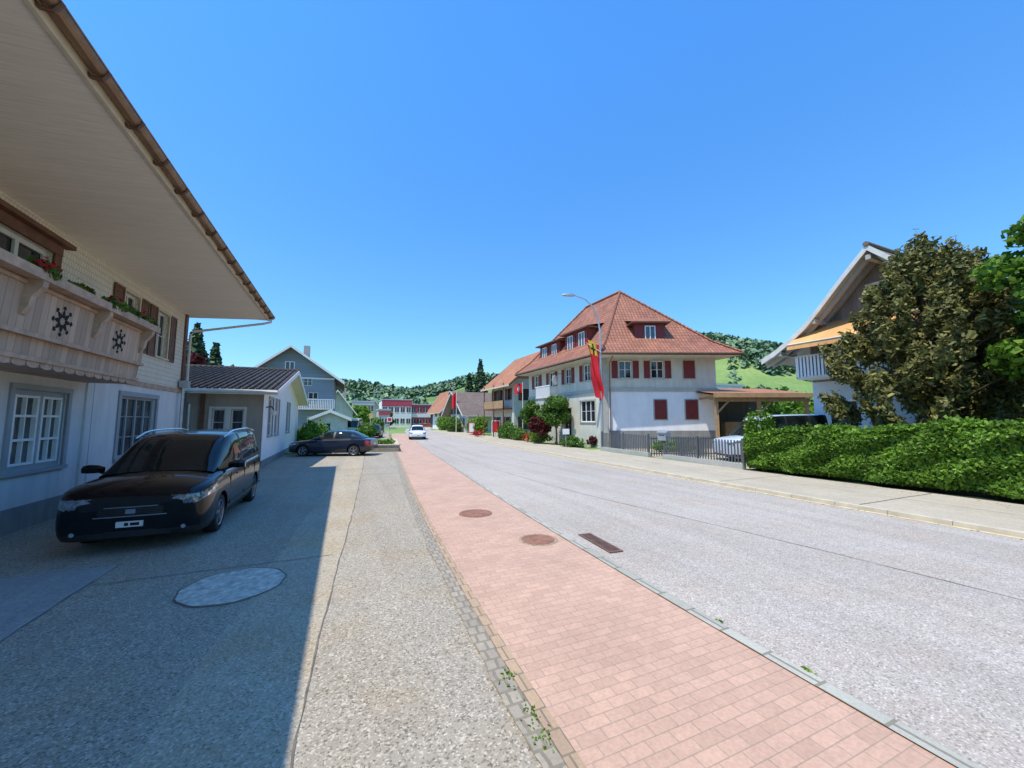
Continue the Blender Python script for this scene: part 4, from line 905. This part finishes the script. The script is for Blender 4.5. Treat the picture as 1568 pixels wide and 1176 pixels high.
    for sg in (1,-1):
        for i in range(NS2-1):
            for j in range(NR2-1):
                q4=[A[i,j],A[i,j+1],A[i+1,j+1],A[i+1,j]]; P4=[(p[0],sg*p[1],p[2]) for p in q4]
                cx=sum(p[0] for p in q4)/4; t=j/(NR2-1)
                mt='carglass'
                if xb-.02<cx<xw+.05:
                    if t>.44: mt=paint
                    elif t<.06: mt='blackplastic'
                    elif any(abs(cx-pl)<.045 for pl in pillars): mt='blackplastic'
                else:
                    if .26<t<.44: mt=paint
                hb_.add(P4,[(0,1,2,3)],mt)
    ob=hb_.obj('greenhouse',g.e); bm=bmesh.new(); bm.from_mesh(ob.data); bmesh.ops.remove_doubles(bm,verts=bm.verts,dist=.0008); bmesh.ops.recalc_face_normals(bm,faces=bm.faces); bm.to_mesh(ob.data); bm.free(); ob.data.shade_smooth(); ob.data.set_sharp_from_angle(angle=math.radians(45))
    for x in wx:
        for sg in (1,-1):
            yc=sg*(W_/2-.125); f=lambda a_,b_,c_:(x+a_,yc+sg*c_,wr+b_)
            t=wr; g['tyres'].lathe(f,[(.66*t,-.1),(.93*t,-.11),(.99*t,-.08),(t,0),(.99*t,.07),(.93*t,.1),(.80*t,.108),(.68*t,.095)],'tyre',32)
            g['rims'].lathe(f,[(.68*t,.095),(.66*t,.085),(.64*t,.02),(.001,.02)],'rimdark',32)
            g['rims'].lathe(f,[(.001,.085),(.10*t,.085),(.16*t,.07),(.18*t,.02)],'rim',20)
            g['rims'].lathe(f,[(.69*t,.09),(.67*t,.1),(.62*t,.09),(.61*t,.05)],'rim',32)
            for k in range(5):
                for dd in (-.13,.13):
                    an=k*2*math.pi/5+.2+dd
                    fr_=lambda a_,b_,c_:f(a_*math.cos(an)-b_*math.sin(an),a_*math.sin(an)+b_*math.cos(an),c_)
                    g['rims'].box(fr_,.1*t,.64*t,-.016,.016,.045,.082,'rim')
    for sg in (1,-1):
        mx=house[0][0]-.45; my=sg*(W_/2+.03); z0=house[0][2]+.0; ms=[]
        for dy,k1 in ((-.06,.55),(.02,.9),(.14,1.),(.22,.8)):
            for dx,dz in ((.07,-.045),(.09,.05),(.02,.10),(-.04,.09),(-.045,-.06)):
                ms.append((mx+dx*k1,my+sg*dy,z0+.09+dz*k1))
        fsx=[(5*a_+b_,5*a_+(b_+1)%5,5*a_+5+(b_+1)%5,5*a_+5+b_) for a_ in range(3) for b_ in range(5)]+[(0,1,2,3,4),(15,16,17,18,19)]
        g['mirrors'].add(ms,fsx,paint); g['mirrors'].tube([(mx,my-sg*.16,z0+.0),(mx,my,z0+.06)],.025,'blackplastic',6)
        for hx in (.35,-.75): g['handles'].box(F0,hx-.1,hx+.1,sg*(W_/2-.02)-.012,sg*(W_/2-.02)+.022,body[3][3]-.12+.06,body[3][3]-.025,paint)
        if rails:
            rr2=[(h_[0],sg*(h_[3]-.03),h_[4]+.045) for h_ in house[1:-1]]
            g['roof_rails'].tube([tuple(p) for p in crs(rr2,16)],.018,'chrome',6)
    x=xf
    g['number_plates'].box(F0,x-.02,x+.025,-.16,.16,.40,.485,'plate'); g['number_plates'].box(F0,x+.0252,x+.0262,-.06,-.01,.42,.465,'dark'); g['number_plates'].box(F0,x+.0252,x+.0262,.01,.12,.42,.465,'dark'); g['number_plates'].box(F0,xr-.03,xr+.02,-.26,.26,.62,.73,'plate')
    return g
mb=[(2.42,.66,.34,.76,.80),(2.39,.82,.26,.85,.91),(2.28,.90,.21,.92,1.0),(2.02,.945,.19,.97,1.08),(1.6,.95,.19,1.01,1.14),(1.2,.95,.19,1.03,1.15),(.7,.95,.2,1.05,1.1),(0,.95,.2,1.06,1.1),(-1,.95,.2,1.08,1.12),(-1.9,.94,.22,1.09,1.13),(-2.25,.9,.28,1.07,1.1),(-2.4,.82,.38,.98,1.0)]
mh=[(1.52,.80,1.06,.74,1.12),(.62,.88,1.04,.73,1.64),(.05,.895,1.05,.75,1.76),(-.9,.895,1.07,.75,1.79),(-1.6,.89,1.08,.74,1.78),(-2.18,.87,1.08,.73,1.72),(-2.38,.84,1.07,.77,1.14)]
mp=car('black_minivan',(-2.98,10.4,.006),math.radians(-90),mb,mh,'p_black',(1.47,-1.45),.335,1.9,rails=True,pillars=(-.22,-1.3))
def arc(fn,b0,b1,z0,z1,x_in,mat,part,n=14,xo=.012):
    for k in range(n):
        a0=b0+(b1-b0)*k/n; a1=b0+(b1-b0)*(k+1)/n
        mp[part].add([(fn(a0)+xo,a0,z0),(fn(a1)+xo,a1,z0),(fn(a1)+xo,a1,z1),(fn(a0)+xo,a0,z1),(fn(a0)-x_in,a0,z0),(fn(a1)-x_in,a1,z0),(fn(a1)-x_in,a1,z1),(fn(a0)-x_in,a0,z1)],[(0,1,2,3),(0,1,5,4),(3,2,6,7),(4,5,6,7)]+([(0,3,7,4)] if k==0 else [])+([(1,2,6,5)] if k==n-1 else []),mat)
fn=lambda b_:2.42-.035*abs(b_/.6)**2.4-(.0 if abs(b_)<.66 else (abs(b_)-.66)*.40)
arc(fn,-.42,.42,.57,.69,.1,'blackplastic','grille'); arc(fn,-.44,.44,.553,.568,.1,'chrome','grille',14,.018); arc(fn,-.46,.46,.692,.705,.14,'chrome','grille',14,.008)
arc(fn,-.5,.5,.25,.345,.1,'blackplastic','grille',14,.006)
for z in (.59,.615,.64,.665): arc(fn,-.40,.40,z,z+.005,.05,'rimdark','grille',14,.017)
mp['badge'].box(F0,2.40,2.444,-.06,.06,.60,.668,'chrome')
for sg in (1,-1):
    arc(fn,.55 if sg>0 else -.76,.76 if sg>0 else -.55,.30,.38,.08,'blackplastic','fog_lamps',5,.014)
    mp['fog_lamps'].lathe(lambda a_,b_,c_:(2.39+c_,sg*.66+a_,.34+b_),[(.001,.03),(.03,.028),(.04,.0)],'lampin',14)
    mp['door_trim'].box(F0,-2.0,1.0,sg*.952-.012,sg*.952+.008,.40,.43,'blackplastic')
    mp['window_line'].tube([(1.05,sg*.89,1.05),(0,sg*.905,1.07),(-2.0,sg*.88,1.1)],.008,'chrome',5)
    for sx in (.95,-.22,-1.3):
        mp['door_seams'].box(F0,sx-.003,sx+.003,sg*.945-.006,sg*.945+.0065,.42,1.0,'dark')
mp['wipers'].tube([(1.40,.55,1.20),(1.24,-.05,1.29)],.010,'blackplastic',5); mp['wipers'].tube([(1.40,-.1,1.21),(1.24,-.6,1.26)],.010,'blackplastic',5)
mp.done(('tyres','rims','roof_rails','grille','mirrors'))
sb=[(2.3,.55,.38,.58,.60),(2.24,.72,.26,.66,.70),(2.05,.84,.20,.74,.80),(1.7,.89,.18,.80,.87),(1.2,.9,.18,.85,.93),(.8,.9,.18,.88,.95),(0,.9,.18,.90,.95),(-1,.9,.18,.92,.97),(-1.7,.89,.2,.93,1.0),(-2.1,.84,.26,.92,.98),(-2.28,.74,.36,.86,.9)]
sh=[(1.15,.74,.86,.68,.92),(.30,.82,.90,.60,1.33),(-.1,.83,.91,.6,1.41),(-.7,.83,.92,.59,1.41),(-1.15,.81,.93,.57,1.34),(-1.85,.72,.95,.64,1.0)]
s=car('dark_blue_sedan',(-.45,25.0,.006),math.radians(180-20),sb,sh,'p_navy',(1.4,-1.38),.32,1.8,pillars=(-.25,),hi=False); s.done(('tyres','rims','mirrors'))
wb=[(2.05,.55,.36,.58,.6),(2.0,.7,.26,.68,.72),(1.85,.8,.2,.78,.85),(1.5,.86,.18,.86,.94),(1.1,.87,.18,.90,.98),(.5,.87,.18,.92,.98),(-.5,.87,.18,.94,.98),(-1.4,.87,.2,.95,1.0),(-1.85,.83,.26,.94,.98),(-2.02,.74,.36,.88,.9)]
wh=[(1.2,.72,.9,.66,.95),(.45,.80,.93,.60,1.38),(0,.81,.94,.6,1.47),(-.8,.81,.95,.6,1.46),(-1.5,.79,.96,.56,1.36),(-1.92,.70,.95,.62,1.0)]
c1=car('white_hatchback',(7.3,42.5,.006),math.radians(-98),wb,wh,'p_white',(1.25,-1.25),.31,1.74,pillars=(-.2,),hi=False); c1.done(('tyres','rims','mirrors'))
vh=[(1.62,.78,1.06,.72,1.10),(.85,.87,1.08,.74,1.92),(.4,.885,1.09,.76,2.10),(-.9,.885,1.11,.77,2.16),(-1.6,.88,1.12,.77,2.16),(-2.2,.86,1.12,.76,2.12),(-2.38,.82,1.11,.78,1.4)]
vb=[(x,a_,b_,c_+.04,d_+.04) for (x,a_,b_,c_,d_) in mb]
c2=car('silver_blue_van',(19.6,12.65,.05),math.radians(180-23.5),vb,vh,'p_blue',(1.47,-1.45),.335,1.9,rails=False,pillars=(-.22,-1.3),hi=False); c2.e.scale=(1.04,1.04,1.04); c2.done(('tyres','rims','mirrors'))
c3=car('dark_parked_car',(3.2,47,.04),math.radians(-100),wb,wh,'p_black',(1.25,-1.25),.31,1.74,pillars=(-.2,),hi=False); c3.done(('tyres','rims','mirrors'))
c4=car('yellow_delivery_van',(1.0,50,.04),math.radians(-100),vb,vh,'p_yellow',(1.47,-1.45),.335,1.9,pillars=(-.22,-1.3),hi=False); c4.done(('tyres','rims','mirrors'))

# ------------------------------------------------------------------ small street things
def sign(name,x,y,zz,wd,ht,mat,mat2=None):
    g=Grp(name); g['post'].tube([(x,y,0),(x,y,zz+ht)],.03,'steel',8); f=FR((x,y,0),(.95,-.3),(-.3,-.95)); g['panel'].box(f,-wd/2,wd/2,.03,.06,zz,zz+ht,mat)
    if mat2: g['panel'].box(f,-wd/2+.08,wd/2-.08,.061,.066,zz+.1,zz+ht-.1,mat2)
    g.done()
sign('advertising_sign',16.4,42.5,.5,1.0,1.5,'white','red'); sign('advertising_sign',15.2,48,.4,.8,1.3,'red','white'); sign('traffic_sign',5.4,52,1.8,.6,.6,'white','red'); sign('info_sign',14.9,24.4,1.0,.5,.4,'white')
def pole(name,x,y,h_,arm):
    g=Grp(name); g['pole'].tube([(x,y,0),(x,y,h_*.9),(x+arm*.3,y,h_),(x+arm,y,h_+.1)],[.08,.06,.05,.04],'steel',8); g['head'].box(W,x+arm-.3,x+arm+.3,y-.1,y+.1,h_+.05,h_+.15,'steel'); g.done()
pole('street_lamp',17.8,67,8.5,-1.3); pole('street_lamp',4.6,70,8,1.3)

# ------------------------------------------------------------------ world, sun, camera
wld=bpy.data.worlds.new('World'); scene.world=wld; wld.use_nodes=True; nt=wld.node_tree; bg=nt.nodes['Background']; N=nt.nodes; L=nt.links
sky=N.new('ShaderNodeTexSky'); sky.sky_type='NISHITA'; sky.sun_disc=False; sky.sun_elevation=math.radians(66); sky.sun_rotation=math.radians(249); sky.altitude=500; sky.air_density=1.0; sky.dust_density=.3; sky.ozone_density=2.0
tc=N.new('ShaderNodeTexCoord'); sp=N.new('ShaderNodeSeparateXYZ'); L.new(tc.outputs['Generated'],sp.inputs[0])
rp=ramp(N,[(0,(.33,.41,.45)),(.22,(.29,.50,.62)),(.7,(.28,.64,.93))]); L.new(sp.outputs[2],rp.inputs[0])
mx=mix(N,L,1.0,sky.outputs[0],rp.outputs[0],'MULTIPLY'); vm=N.new('ShaderNodeVectorMath'); vm.operation='SCALE'; vm.inputs['Scale'].default_value=3.0; L.new(mx,vm.inputs[0])
L.new(vm.outputs[0],bg.inputs[0]); bg.inputs[1].default_value=.13
sd=bpy.data.lights.new('sun','SUN'); sd.energy=5.0; sd.angle=math.radians(.5); sd.color=(1,.94,.83)
so=bpy.data.objects.new('sun',sd); scene.collection.objects.link(so); so.rotation_euler=Vector((1,.38,-2.48)).to_track_quat('-Z','Y').to_euler()
cd=bpy.data.cameras.new('camera'); cam=bpy.data.objects.new('camera',cd); scene.collection.objects.link(cam)
cd.sensor_width=36; cd.lens=36*589/1568; cd.clip_end=9000; cd.clip_start=.05
cam.location=(0,0,2.05); cam.rotation_euler=(math.radians(90+5.33),0,math.radians(-23.5)); scene.camera=cam
